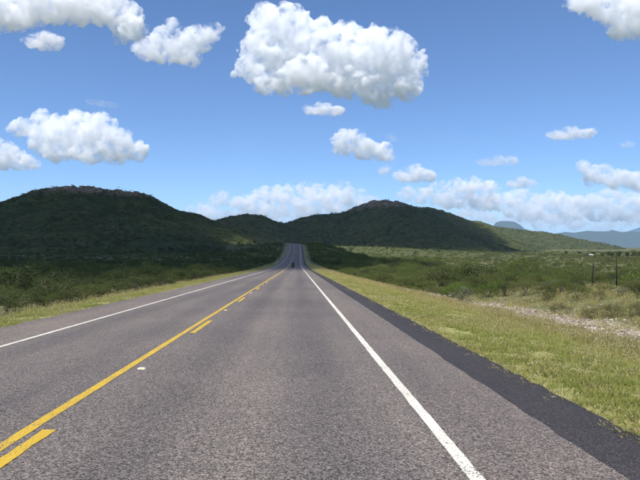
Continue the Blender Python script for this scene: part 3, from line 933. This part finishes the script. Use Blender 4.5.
def put_tree(x, y, s, label, group, which):
    cr, tr = TREES[which]
    o = empty('tree', (x, y, float(top_z(np.array([x]), np.array([y]))[0]) - 0.05), random.uniform(0, 6.28))
    o.scale = (s, s, s)
    tag(o, label, 'tree', group)
    link(bpy.data.objects.new('trunk', tr), o); link(bpy.data.objects.new('crown', cr), o)
for px_, Y, s in ((603, 560, 1.2), (612, 500, 1.45), (619, 520, 1.6), (627, 540, 1.4), (634, 500, 1.6), (641, 530, 1.7), (594, 640, 1.3), (580, 680, 1.2), (648, 500, 1.5), (566, 700, 1.2), (608, 600, 1.3)):
    p = at(px_, 250, Y)
    put_tree(p[0], Y, s, 'dark round-crowned tree standing above the scrub by the fence posts', 'trees in a loose row above the scrub', random.randrange(3))
def size_word(q): return 'low bushy dark' if q < 0.88 else 'small dark' if q < 1.06 else 'tallest dark upright'
nm = 0
while nm < 46:
    px_ = random.choice([random.uniform(232, 292), random.uniform(305, 440), random.uniform(305, 440)])
    Y = random.uniform(560, 980)
    x = Y * math.tan(math.atan((px_ - 320) / FPX) + YAW)
    if abs(x - float(road_x(Y))) < 12: continue
    ts = random.uniform(0.7, 1.25)
    put_tree(x, Y, ts, '%s tree %s' % (size_word(ts), 'on the sunlit meadow left open at the bend of the road' if x < 0 else 'on the sunlit meadow below the domed hill' if x < 90 else 'where the sunlit meadow meets the plain scrub'), 'small trees on the sunlit meadow', random.randrange(3, 6))
    nm += 1

# ------------------------------------------------------------------ raised pavement markers
MAT_MARK_W = plain('marker_white', (0.75, 0.73, 0.66), 0.4, 0.5)
MAT_MARK_Y = plain('marker_yellow', (0.70, 0.45, 0.06), 0.4, 0.5)
MAT_LENS = plain('marker_lens', (0.6, 0.5, 0.25), 0.15, 0.6)
def marker(y, x, mat, label, group=None):
    z = float(road_z(y)) + float(crown(np.array(x - float(road_x(y)))))
    o = empty('road_marker', (x, y, z - 0.001), 0)
    tag(o, label, 'road marker', group)
    bm = bmesh.new()
    lo = [(-.055, -.05), (.055, -.05), (.055, .05), (-.055, .05)]; hi = [(-.045, -.022), (.045, -.022), (.045, .022), (-.045, .022)]
    vb = [bm.verts.new((a, b, 0)) for a, b in lo]; vt = [bm.verts.new((a, b, 0.02)) for a, b in hi]
    bm.faces.new(vt)
    for k in range(4): bm.faces.new((vb[k], vb[(k + 1) % 4], vt[(k + 1) % 4], vt[k]))
    bm.faces.new(vb[::-1])
    me = bpy.data.meshes.new('body'); bm.to_mesh(me); bm.free(); me.materials.append(mat)
    link(bpy.data.objects.new('body', me), o)
    for s in (-1, 1):
        v = [(-.042, s * .047, .0045), (.042, s * .047, .0045), (.036, s * .026, .0195), (-.036, s * .026, .0195)]
        mesh_obj('lens', v, [(0, 1, 2, 3)] if s < 0 else [(3, 2, 1, 0)], MAT_LENS, o)
marker(9.45, -2.33, MAT_MARK_W, 'pale raised reflective marker on the near asphalt beside the solid yellow line')
for k in range(1, 9):
    marker(9.45 + 11.3 * k, -2.36, MAT_MARK_Y, 'small yellow raised reflective marker between two yellow dashes', 'yellow raised markers along the centre line')

# ------------------------------------------------------------------ fence posts by the scrub
MAT_POST = plain('weathered_post', (0.035, 0.028, 0.022), 0.9, 0.1, var=0.35, scale=14)
MAT_WIRE = plain('fence_wire', (0.16, 0.15, 0.14), 0.5, 0.4, metal=0.8)
def tube_mesh(name, pts, radii, mat, parent=None, k=8, cap=True):
    Vv, Ff = [], []
    n = len(pts)
    for i, (p, rad) in enumerate(zip(pts, radii)):
        p = Vector(p)
        dv = (Vector(pts[min(i + 1, n - 1)]) - Vector(pts[max(i - 1, 0)])).normalized()
        u = dv.cross(Vector((0.31, 0.2, 0.93)) if abs(dv.z) < 0.9 else Vector((1, 0, 0))).normalized(); v = dv.cross(u)
        for j in range(k):
            t = 2 * math.pi * j / k
            Vv.append(p + rad * (math.cos(t) * u + math.sin(t) * v))
    for i in range(n - 1):
        for j in range(k): Ff.append((i * k + j, i * k + (j + 1) % k, (i + 1) * k + (j + 1) % k, (i + 1) * k + j))
    if cap: Ff += [tuple(range(k))[::-1], tuple((n - 1) * k + j for j in range(k))]
    return mesh_obj(name, Vv, Ff, mat, parent, smooth=True)
fa, fb = at(592, 280, 52), at(616.5, 281, 51)
base = empty('wire_fence', (0, 0, 0))
tag(base, 'ranch wire fence with two dark weathered posts rising from the scrub', 'fence')
def gz(x, y): return float(ground_z(np.array([x]), np.array([y]))[0])
za, zb = gz(fa[0], fa[1]), gz(fb[0], fb[1])
ha = at(592, 262.5, 52)[2]; hb = at(616.5, 255.5, 51)[2]
tops = []
for (x, y, z0, zt, lean, rad) in ((fa[0], fa[1], za, ha, 0.16, 0.065), (fb[0], fb[1], zb, hb, 0.0, 0.055)):
    tube_mesh('post', [(x, y, z0 - 0.3), (x + lean * .35, y, z0 + (zt - z0) * .5), (x + lean, y, zt)], [rad, rad * .95, rad * .85], MAT_POST, base)
fy = [(fa[0] + 0.8 * k, fa[1] + 9.0 * k) for k in range(1, 7)] 
for k, (x, y) in enumerate(fy):
    z0 = gz(x, y)
    tube_mesh('post', [(x, y, z0 - 0.3), (x, y, z0 + 1.25)], [0.04, 0.035], MAT_POST, base, k=6)
for hgt in (0.35, 0.65, 0.95, 1.2):
    pts = [(fb[0], fb[1], zb + hgt), (fa[0] + 0.05, fa[1], za + hgt)] + [(x, y, gz(x, y) + hgt) for x, y in fy]
    tube_mesh('wire', pts, [0.006] * len(pts), MAT_WIRE, base, k=4)

# ------------------------------------------------------------------ far ranch building
MAT_WALLW = plain('white_siding', (0.72, 0.71, 0.68), 0.7, 0.2)
MAT_ROOFW = plain('pale_metal_roof', (0.70, 0.70, 0.69), 0.35, 0.5)
MAT_DOORD = plain('dark_door', (0.10, 0.085, 0.07), 0.6, 0.3)
bp = at(591, 252, 700)
bz = float(top_z(np.array([bp[0]]), np.array([bp[1]]))[0])
bld = empty('ranch_building', (bp[0], bp[1], bz), R(12))
bld.scale = (0.6, 0.6, 0.5)
tag(bld, 'tiny white ranch building among the scrub on the far plain', 'building')
box('wall', -4, 4, -3, 3, -0.5, 2.9, MAT_WALLW, bld)
mesh_obj('roof', [(-4.4, -3.5, 2.85), (4.4, -3.5, 2.85), (4.4, 3.5, 2.85), (-4.4, 3.5, 2.85), (-4.4, 0, 4.4), (4.4, 0, 4.4)],
         [(0, 1, 5, 4), (2, 3, 4, 5), (1, 2, 5), (3, 0, 4), (3, 2, 1, 0)], MAT_ROOFW, bld)
box('door', -0.6, 0.6, -3.05, -2.98, 0.0, 2.1, MAT_DOORD, bld)
for xx in (-2.6, 2.6): box('window', xx - .5, xx + .5, -3.04, -2.98, 1.0, 2.0, MAT_DOORD, bld)

# ------------------------------------------------------------------ motorcycle and rider, far down the road
MB_Y = 141.0
MB_X = -0.9
mz = float(road_z(MB_Y)) + float(crown(np.array(MB_X)))
MAT_RUBBER = plain('tyre_rubber', (0.018, 0.018, 0.018), 0.8, 0.2)
MAT_CHROME = plain('chrome', (0.55, 0.55, 0.55), 0.2, 0.5, metal=1.0)
MAT_BLACK = plain('black_paint', (0.014, 0.014, 0.016), 0.3, 0.5)
MAT_LEATHER = plain('black_leather', (0.016, 0.015, 0.015), 0.6, 0.3)
MAT_RED = plain('red_lens', (0.35, 0.015, 0.012), 0.25, 0.5)
MAT_DENIM = plain('dark_denim', (0.020, 0.024, 0.035), 0.9, 0.1)
bike = empty('motorcycle', (MB_X, MB_Y, mz))
tag(bike, 'black touring motorcycle ridden away down the road', 'motorcycle')
def torus(name, c, Rr, r, mat, parent, n=28, k=10, flat=1.0):
    Vv, Ff = [], []
    for i in range(n):
        a = 2 * math.pi * i / n
        for j in range(k):
            b = 2 * math.pi * j / k
            rad = Rr + r * math.cos(b)
            Vv.append((c[0] + r * flat * math.sin(b), c[1] + rad * math.cos(a), c[2] + rad * math.sin(a)))
    for i in range(n):
        for j in range(k): Ff.append((i * k + j, ((i + 1) % n) * k + j, ((i + 1) % n) * k + (j + 1) % k, i * k + (j + 1) % k))
    return mesh_obj(name, Vv, Ff, mat, parent, smooth=True)
def ellipsoid(name, c, s, mat, parent, n=16, k=10, taper=0.0):
    Vv, Ff = [], []
    for i in range(k + 1):
        t = math.pi * i / k
        for j in range(n):
            a = 2 * math.pi * j / n
            y = math.cos(t)
            Vv.append((c[0] + s[0] * math.sin(t) * math.cos(a) * (1 + taper * y), c[1] + s[1] * y, c[2] + s[2] * math.sin(t) * math.sin(a) * (1 + taper * y)))
    for i in range(k):
        for j in range(n): Ff.append((i * n + j, i * n + (j + 1) % n, (i + 1) * n + (j + 1) % n, (i + 1) * n + j))
    return mesh_obj(name, Vv, Ff, mat, parent, smooth=True)
for y, rad, wd in ((-0.72, 0.315, 0.075), (0.80, 0.325, 0.06)):
    w = torus('wheel', (0, y, rad), rad - 0.10, 0.025, MAT_CHROME, bike)
    torus('tyre', (0, y, rad), rad - wd * 0.75, wd * 0.75, MAT_RUBBER, w, flat=1.05)
    for k in range(5):
        a = 2 * math.pi * k / 5
        tube_mesh('spoke', [(0, y, rad), (0, y + (rad - .1) * math.cos(a), rad + (rad - .1) * math.sin(a))], [0.014, 0.01], MAT_CHROME, w, k=5)
ellipsoid('fuel_tank', (0, 0.22, 0.84), (0.17, 0.32, 0.14), MAT_BLACK, bike, taper=0.2)
ellipsoid('seat', (0, -0.28, 0.74), (0.17, 0.42, 0.085), MAT_LEATHER, bike)
ellipsoid('engine', (0, 0.08, 0.46), (0.20, 0.30, 0.22), MAT_CHROME, bike)
ellipsoid('rear_fender', (0, -0.78, 0.62), (0.11, 0.34, 0.10), MAT_BLACK, bike)
ellipsoid('front_fender', (0, 0.84, 0.62), (0.085, 0.27, 0.07), MAT_BLACK, bike)
for s in (-1, 1):
    tube_mesh('fork', [(s * .1, 0.8, 0.325), (s * .1, 0.52, 0.98)], [0.03, 0.03], MAT_CHROME, bike)
    tube_mesh('exhaust', [(s * .2, 0.1, 0.3), (s * .24, -0.3, 0.28), (s * .25, -1.0, 0.33)], [0.03, 0.05, 0.055], MAT_CHROME, bike)
    box('saddlebag', s * .12 if s > 0 else -.37, .37 if s > 0 else -.12, -1.0, -0.42, 0.36, 0.76, MAT_LEATHER, bike)
    tube_mesh('handlebar', [(s * .05, 0.50, 1.0), (s * .26, 0.46, 1.08), (s * .40, 0.28, 1.03)], [0.016, 0.016, 0.02], MAT_CHROME, bike)
    mi = tube_mesh('mirror_stalk', [(s * .32, 0.44, 1.07), (s * .40, 0.46, 1.22)], [0.008, 0.008], MAT_CHROME, bike, k=5)
    ellipsoid('mirror', (s * .42, 0.46, 1.26), (0.07, 0.02, 0.045), MAT_BLACK, bike)
ellipsoid('headlight', (0, 0.66, 0.94), (0.1, 0.09, 0.1), MAT_CHROME, bike)
ellipsoid('tail_light', (0, -1.10, 0.66), (0.06, 0.03, 0.035), MAT_RED, bike)
tube_mesh('frame', [(0, 0.5, 0.9), (0, 0.35, 0.6), (0, 0.2, 0.28), (0, -0.35, 0.28), (0, -0.72, 0.32)], [0.03] * 5, MAT_BLACK, bike)
# rider: one skinned body, seated, arms on the bars, feet on the pegs
def skin_body(name, nodes, edges, mat, parent=None):
    me = bpy.data.meshes.new(name)
    me.from_pydata([n_[0] for n_ in nodes], edges, [])
    o = bpy.data.objects.new(name, me); link(o, parent)
    md = o.modifiers.new('skin', 'SKIN')
    for i, n_ in enumerate(nodes):
        sv = me.skin_vertices[0].data[i]
        rr_ = n_[1] if isinstance(n_[1], tuple) else (n_[1], n_[1])
        sv.radius = rr_
        sv.use_root = (i == 0)
    o.modifiers.new('sub', 'SUBSURF').levels = 2
    o.modifiers['sub'].render_levels = 2
    dg = bpy.context.evaluated_depsgraph_get()
    m2 = bpy.data.meshes.new_from_object(o.evaluated_get(dg))
    m2.materials.clear(); m2.materials.append(mat)
    m2.polygons.foreach_set('use_smooth', np.ones(len(m2.polygons), dtype=bool))
    o.modifiers.clear(); o.data = m2
    return o
nodes = [((0, -0.30, 0.86), (0.17, 0.14)), ((0, -0.27, 1.08), (0.165, 0.12)), ((0, -0.17, 1.26), (0.20, 0.125)), ((0, -0.11, 1.35), (0.11, 0.09)), ((0, -0.07, 1.41), 0.06), ((0, -0.03, 1.50), 0.085), ((0, -0.02, 1.58), 0.07)]
edges = [(0, 1), (1, 2), (2, 3), (3, 4), (4, 5), (5, 6)]
for s in (-1, 1):
    b0 = len(nodes)
    nodes += [((s * .20, -0.13, 1.31), 0.07), ((s * .28, 0.02, 1.10), 0.058), ((s * .34, 0.20, 1.06), 0.045), ((s * .37, 0.29, 1.055), 0.045)]
    edges += [(2, b0), (b0, b0 + 1), (b0 + 1, b0 + 2), (b0 + 2, b0 + 3)]
    b1 = len(nodes)
    nodes += [((s * .14, -0.22, 0.82), 0.10), ((s * .27, 0.24, 0.74), 0.075), ((s * .27, 0.14, 0.46), 0.055), ((s * .27, 0.12, 0.34), 0.045), ((s * .27, 0.28, 0.30), 0.04)]
    edges += [(0, b1), (b1, b1 + 1), (b1 + 1, b1 + 2), (b1 + 2, b1 + 3), (b1 + 3, b1 + 4)]
rider = skin_body('person', nodes, edges, MAT_LEATHER)
rider.location = (MB_X, MB_Y, mz)
tag(rider, 'rider in black jacket and helmet seated on the motorcycle, back to us', 'person')
ellipsoid('helmet', (0, -0.025, 1.55), (0.13, 0.15, 0.145), MAT_BLACK, rider)

# ------------------------------------------------------------------ clouds
def cloud_mat(name, dens, px=None, hole=0.42):
    m, nt, out = new_mat(name)
    T = NT(nt)
    v = T.n('ShaderNodeVolumeScatter')
    v.inputs['Color'].default_value = (1, 1, 1, 1)
    v.inputs['Density'].default_value = dens
    if px:       # patchy mist: thick in the billows, frayed and holed towards the rim
        oc = T.n('ShaderNodeTexCoord').outputs['Object']
        n1 = T.noise(oc, 1.0 / (px * 12.0), 5, 0.66)
        T.l(T.math('MULTIPLY', T.math('MULTIPLY', T.math('SUBTRACT', n1, hole), 3.6, clamp=True), dens * 2.9), v.inputs['Density'])
    v.inputs['Anisotropy'].default_value = 0.0
    tr = T.n('ShaderNodeBsdfTransparent')
    df = T.n('ShaderNodeBsdfDiffuse'); df.inputs[0].default_value = (0.9, 0.9, 0.9, 1)
    mx = T.n('ShaderNodeMixShader'); mx.inputs[0].default_value = 0.02
    T.l(tr.outputs[0], mx.inputs[1]); T.l(df.outputs[0], mx.inputs[2])
    T.l(mx.outputs[0], out.inputs['Surface'])
    T.l(v.outputs[0], out.inputs['Volume'])
    return m

_sph = {}
def unit_sphere(sub=3):
    if sub not in _sph:
        b = bmesh.new(); bmesh.ops.create_icosphere(b, subdivisions=sub, radius=1.0)
        b.verts.ensure_lookup_table()
        _sph[sub] = (np.array([v.co[:] for v in b.verts]), np.array([[v.index for v in f.verts] for f in b.faces])); b.free()
    return _sph[sub]

def hull(balls, voxel, amp, size, seed, fine=0.0):
    """closed cloud hull: voxel union of balls (x,y,z,rx,ry,rz), then billowy fractal displacement along the normals"""
    SVx, SFx = unit_sphere(2)
    Vs = np.concatenate([SVx * np.array(b[3:6]) + np.array(b[:3]) for b in balls])
    Fs = np.concatenate([SFx + k * len(SVx) for k in range(len(balls))])
    me = fast_mesh('cloud', Vs, Fs, [])
    o = bpy.data.objects.new('cloud', me); COL.objects.link(o)
    md = o.modifiers.new('r', 'REMESH'); md.mode = 'VOXEL'; md.voxel_size = voxel; md.use_smooth_shade = True
    dg = bpy.context.evaluated_depsgraph_get()
    m2 = bpy.data.meshes.new_from_object(o.evaluated_get(dg))
    o.modifiers.clear(); o.data = m2
    n = len(m2.vertices)
    co = np.empty(n * 3, np.float32); m2.vertices.foreach_get('co', co); co = co.reshape(-1, 3).astype(float)
    no = np.empty(n * 3, np.float32); m2.vertices.foreach_get('normal', no); no = no.reshape(-1, 3).astype(float)
    d = np.zeros(n); a, f = 1.0, 1.0 / size
    for k in range(5):
        t = noise3(co[:, 0] * f + seed, co[:, 1] * f + 5 * k, co[:, 2] * f - seed)
        d += a * (0.5 - np.abs(t) * 1.6)
        a *= 0.66; f *= 2.0
    d = d * amp
    if fine:
        for w_, a_ in ((7.0, 0.9), (3.2, 0.5)):
            d += fine * a_ * (0.35 - 1.6 * np.abs(noise3(co[:, 0] / (fine * w_), co[:, 1] / (fine * w_) + seed, co[:, 2] / (fine * w_))))
    co = co + no * d[:, None]
    # flatter underside
    m2.vertices.foreach_set('co', co.astype(np.float32).ravel())
    m2.update()
    # unite the billows again so that no fold is left inside out
    md = o.modifiers.new('r', 'REMESH'); md.mode = 'VOXEL'; md.voxel_size = voxel * 0.9; md.use_smooth_shade = True
    dg = bpy.context.evaluated_depsgraph_get()
    m3 = bpy.data.meshes.new_from_object(o.evaluated_get(dg))
    o.modifiers.clear(); o.data = m3
    bpy.data.meshes.remove(m2)
    return o

CLOUD_BASE = 1450.0
def sky_cloud(label, lobes, D, dens=1.0, group=None, puff=14, seed=0, hole=0.43):
    """lobes: (px, py, rx, ry) on the sky of the photograph, given real places at distance D with real depth"""
    r = np.random.default_rng(1000 + seed)
    m = D / FPX                      # metres per photograph pixel at that distance
    C = np.mean([at(l[0], l[1], D) for l in lobes], axis=0)
    balls = []
    for l in lobes:
        px, py, rx = l[0], l[1], l[2]
        ry = l[3] if len(l) > 3 else rx
        rx, ry = rx * 1.0 + 0.3, ry * 1.0 + 0.3
        p = at(px, py, D + r.normal(0, 0.25) * rx * m) - C
        balls.append((p[0], p[1], p[2], rx * m, rx * m * 0.75, ry * m))
        for k in range(puff):        # cauliflower puffs over the lobe, more of them on top
            a = r.uniform(0, 2 * math.pi); t = r.uniform(-0.1, 1.0)
            s = 0.10 + 0.30 * r.random() ** 2
            cs = math.sqrt(max(0, 1 - t * t))
            balls.append((p[0] + cs * math.cos(a) * rx * m * 0.85, p[1] + cs * math.sin(a) * rx * m * 0.85, p[2] + t * ry * m * 0.85, rx * m * s, rx * m * s, ry * m * s))
        for k in range(puff * 2):    # loose shreds at the rim
            v = r.normal(size=3); v /= np.linalg.norm(v); v[2] = abs(v[2]) * 0.9 - 0.25
            q = r.uniform(0.95, 1.25); s = r.uniform(0.05, 0.15)
            balls.append((p[0] + v[0] * rx * m * q, p[1] + v[1] * rx * m * q, p[2] + v[2] * ry * m * q, rx * m * s * 1.3, rx * m * s, rx * m * s))
    size = np.mean([l[2] for l in lobes])
    span = max(l[0] + l[2] for l in lobes) - min(l[0] - l[2] for l in lobes)
    vox = max(0.55, span / 190.0) * m
    o = hull(balls, vox, size * 0.26 * m, size * 0.7 * m, seed * 3.1, m)
    o.location = C
    o.data.materials.clear(); o.data.materials.append(cloud_mat('cloud_mist', dens * 1.0 / (6.8 * m), m, hole))
    o.data.materials[0].cycles.volume_step_rate = 0.35
    tag(o, label, 'cloud', group)
    return o

sky_cloud('largest bulky white cumulus cloud with a grey base over the hills', [(268, 26, 19), (290, 22, 17), (262, 52, 21), (250, 70, 13, 12), (285, 50, 26), (315, 42, 21), (345, 46, 23), (375, 51, 23), (400, 56, 20), (411, 72, 14), (405, 84, 16), (376, 84, 22, 20), (345, 78, 24, 20), (310, 74, 24, 19), (285, 80, 17, 14), (266, 85, 11, 9), (382, 98, 13, 9), (264, 12, 8)], 6600, seed=1)
sky_cloud('small flat white cloudlet just beneath the largest cloud', [(312, 110, 9, 4), (322, 109, 11, 5), (334, 111, 11, 3.5)], 6100, 0.8, seed=2, puff=5)
sky_cloud('broad white cloud reaching the top edge of the sky above the rocky hill', [(-45, 5, 25), (-15, 12, 22), (8, 14, 20, 17), (30, 8, 20, 17), (55, 6, 20, 16), (80, 8, 20, 17), (104, 8, 20, 17), (124, 17, 17), (134, 29, 11), (122, 34, 9)], 4500, seed=3)
sky_cloud('little white cloud hanging below the broad upper cloud', [(33, 42, 9, 6), (44, 41, 11, 9), (55, 43, 8, 7)], 4900, 0.8, seed=4, puff=6)
sky_cloud('ragged white cloud joined to the end of the broad upper cloud', [(148, 50, 13, 10), (165, 42, 15), (180, 48, 17, 15), (196, 40, 15), (207, 34, 10, 9), (217, 28, 5, 4), (190, 58, 11, 9), (172, 25, 7, 6), (164, 57, 9, 7)], 5200, 0.75, seed=5)
sky_cloud('flat-bottomed puffy cumulus above the rocky crest of the near hill', [(24, 128, 11, 9), (42, 124, 13, 11), (60, 135, 18, 16), (80, 129, 20, 17), (100, 130, 17), (118, 143, 15), (135, 152, 12, 9), (58, 151, 14, 10), (88, 152, 16, 11), (114, 154, 14, 9), (43, 143, 12)], 10000, seed=6)
sky_cloud('white cloud sinking behind the slope of the rocky hill', [(-18, 152, 16), (2, 155, 14), (18, 160, 10, 9), (30, 163, 8, 6)], 11000, seed=7)
sky_cloud('small round cumulus with a bulging top above the domed hill', [(345, 141, 12), (356, 139, 9), (365, 149, 12, 11), (380, 152, 11, 9), (388, 157, 6, 5), (342, 150, 8, 7)], 10500, seed=8)
sky_cloud('small oval cloud between the round cumulus and the cloud bank', [(404, 176, 9, 6), (415, 174, 12, 8), (428, 177, 8, 5)], 13500, seed=9, puff=6)
sky_cloud('tiny puff beside the small round cumulus', [(383, 171, 5, 4), (387, 169, 4, 4)], 17000, 0.7, seed=10, puff=4)
sky_cloud('faint wisp above the small round cumulus', [(389, 136, 4, 2.5), (394, 139, 4, 2.5)], 11000, 0.18, seed=11, puff=4)
sky_cloud('white cloud cut by the upper corner of the sky over the plain', [(574, 3, 8, 7), (590, 2, 16, 13), (610, 8, 18, 15), (630, 14, 20, 18), (622, 30, 12, 9), (640, 24, 16, 15), (662, 10, 28)], 4400, seed=12)
sky_cloud('little flat cloud alone in the blue over the far mountains', [(558, 135, 9, 4), (571, 133, 11, 6), (585, 134, 9, 4)], 8600, 0.7, seed=13, puff=5)
sky_cloud('tiny thin puff in the blue near the little flat cloud', [(626, 144, 5, 3), (631, 145, 4, 2.5)], 9500, 0.4, seed=14, puff=4)
sky_cloud('thin flat wisp above the long green ridge', [(484, 162, 8, 2.5), (498, 161, 10, 4), (511, 161, 7, 4)], 11500, 0.35, seed=15, puff=5)
sky_cloud('faint streak of cloud above the flat-bottomed cumulus', [(92, 102, 6, 2), (103, 104, 7, 2), (113, 105, 5, 2)], 7500, 0.12, seed=16, puff=4)
sky_cloud('rising cloud bank with a pointed tuft over the far mountains', [(584, 167, 7, 5), (600, 174, 13, 8), (592, 179, 10, 6), (618, 179, 15, 9), (640, 182, 16, 9), (660, 182, 18, 10)], 15500, 0.8, seed=17, puff=7)
sky_cloud('small puff over the far flat-topped mountain', [(513, 184, 6, 4), (521, 182, 9, 5.5), (530, 184, 6, 4)], 16000, 0.8, seed=18, puff=5)
BANK = [
 ('low cloud heads between the rocky hill and the low rounded hill', [(193, 214, 10, 8), (205, 208, 11, 7), (222, 199, 11, 7), (240, 203, 9, 6), (215, 216, 16, 7)]),
 ('long low bank of cumulus above the low rounded hill', [(250, 203, 12, 8), (268, 197, 14, 9), (288, 196, 14, 10), (308, 193, 15, 10), (326, 196, 14, 11), (342, 192, 12, 9), (356, 198, 12, 9), (370, 203, 11, 7), (262, 212, 20, 8), (300, 208, 24, 9), (335, 206, 20, 8)]),
 ('low cloud heads behind the shoulder of the domed hill', [(406, 194, 9, 6), (424, 196, 11, 7), (440, 190, 12, 8), (456, 187, 12, 7), (474, 186, 12, 8), (490, 189, 10, 7), (450, 200, 20, 8), (478, 202, 22, 9)]),
 ('pale cloud bank over the long green ridge', [(500, 203, 14, 8), (520, 200, 14, 9), (540, 203, 14, 9), (556, 200, 12, 9), (575, 205, 14, 8), (530, 212, 24, 8), (560, 214, 22, 8)]),
 ('pale cloud bank over the blue mountain range', [(594, 202, 14, 8), (612, 198, 14, 9), (632, 202, 14, 9), (652, 200, 14, 9), (605, 212, 22, 8), (640, 214, 22, 8)]),
]
for k, (lab, lobes) in enumerate(BANK):
    sky_cloud(lab, lobes, 37000 + 500 * k, 1.0, seed=30 + k, puff=9, hole=0.47)

for k, (lab, lobes) in enumerate([
 ('thin hazy cloud layer low over the long green ridge', [(470, 216, 22, 4), (500, 219, 26, 4), (535, 221, 26, 4), (560, 224, 20, 3)]),
 ('thin hazy cloud layer low over the far mountain range', [(585, 220, 24, 4), (615, 222, 26, 4), (645, 219, 24, 4), (600, 226, 22, 3)]),
 ('thin hazy cloud layer low behind the low rounded hill', [(195, 221, 20, 4), (230, 217, 22, 4), (275, 218, 22, 4)])]):
    sky_cloud(lab, lobes, 50000, 0.6, seed=50 + k, puff=8, hole=0.5)

# clouds overhead whose shadows darken the hills and the far stretch of road
def shadow_cloud(label, poly, alt, r, thick, seed, dens=0.05, density=1.0):
    """poly: footprint of the shadow on the ground; the cloud hangs on the sun's side of it"""
    rs = np.random.default_rng(2000 + seed)
    P = np.array(poly, float)
    x0, y0 = P.min(0); x1, y1 = P.max(0)
    def inside(x, y):
        c = False; j = len(P) - 1
        for i in range(len(P)):
            if (P[i, 1] > y) != (P[j, 1] > y) and x < (P[j, 0] - P[i, 0]) * (y - P[i, 1]) / (P[j, 1] - P[i, 1]) + P[i, 0]: c = not c
            j = i
        return c
    def edge_dist(x, y):
        best = 1e9
        for i in range(len(P)):
            a, b = P[i], P[(i + 1) % len(P)]
            dv = b - a; t = max(0, min(1, ((x - a[0]) * dv[0] + (y - a[1]) * dv[1]) / (dv @ dv)))
            best = min(best, math.hypot(x - a[0] - t * dv[0], y - a[1] - t * dv[1]))
        return best
    sh = np.array([SUN_DIR.x, SUN_DIR.y]) / SUN_DIR.z
    balls = []
    n = 0
    while n < 600 * density:
        x, y = rs.uniform(x0, x1), rs.uniform(y0, y1)
        n += 1
        if not inside(x, y): continue
        rad = min(edge_dist(x, y), r * rs.uniform(0.7, 1.6))
        if rad < r * 0.10: continue
        zc = alt + rs.uniform(0, 0.25) * thick
        zz = min(thick, rad * 0.9)
        balls.append((x + sh[0] * zc, y + sh[1] * zc, zc, rad, rad, zz))
    C = np.mean([b[:3] for b in balls], axis=0)
    balls = [(b[0] - C[0], b[1] - C[1], b[2] - C[2], b[3], b[4], b[5]) for b in balls]
    ext = max(x1 - x0, y1 - y0)
    o = hull(balls, max(ext / 150.0, 5.0), r * 0.10, r * 1.2, seed * 1.7)
    o.location = C
    o.data.materials.clear(); o.data.materials.append(cloud_mat('cloud_mist', dens))
    tag(o, label, 'cloud', 'clouds overhead')
shadow_cloud('cloud overhead shading the road and the rocky hill', [(-1150, 250), (-600, 0), (-160, -80), (-60, -60), (-22, -18), (-14.5, 30), (-11.5, 85), (-8, 116), (4, 121), (16, 128), (40, 175), (66, 260), (84, 380), (72, 480), (36, 545), (-10, 610), (-70, 700), (-70, 900), (-60, 1150), (-500, 1250), (-1150, 1200)], 1500, 70, 130, 1, 0.018, 2.2)
shadow_cloud('cloud overhead shading the dark domed hill', [(-340, 1330), (-200, 1240), (0, 1180), (200, 1060), (420, 1120), (560, 1350), (600, 1700), (620, 2020), (540, 2360), (320, 2440), (60, 2250), (-120, 1900), (-350, 1700)], 1500, 120, 180, 2, 0.008, 1.2)

# ------------------------------------------------------------------ air
hz = bpy.data.materials.new('air')
hz.use_nodes = True
hz.node_tree.nodes.clear()
T = NT(hz.node_tree)
ho = T.n('ShaderNodeOutputMaterial')
pv = T.n('ShaderNodeVolumePrincipled')
pv.inputs['Color'].default_value = (0.44, 0.67, 1.0, 1)
pv.inputs['Density'].default_value = 2.3e-5
pv.inputs['Density Attribute'].default_value = ''
T.l(pv.outputs[0], ho.inputs['Volume'])
haze = box('haze', -58000, 58000, -58000, 58000, -60, 1240, hz, None)
tag(haze, 'thin blue air between the road and the far mountains', 'haze', kind='stuff')
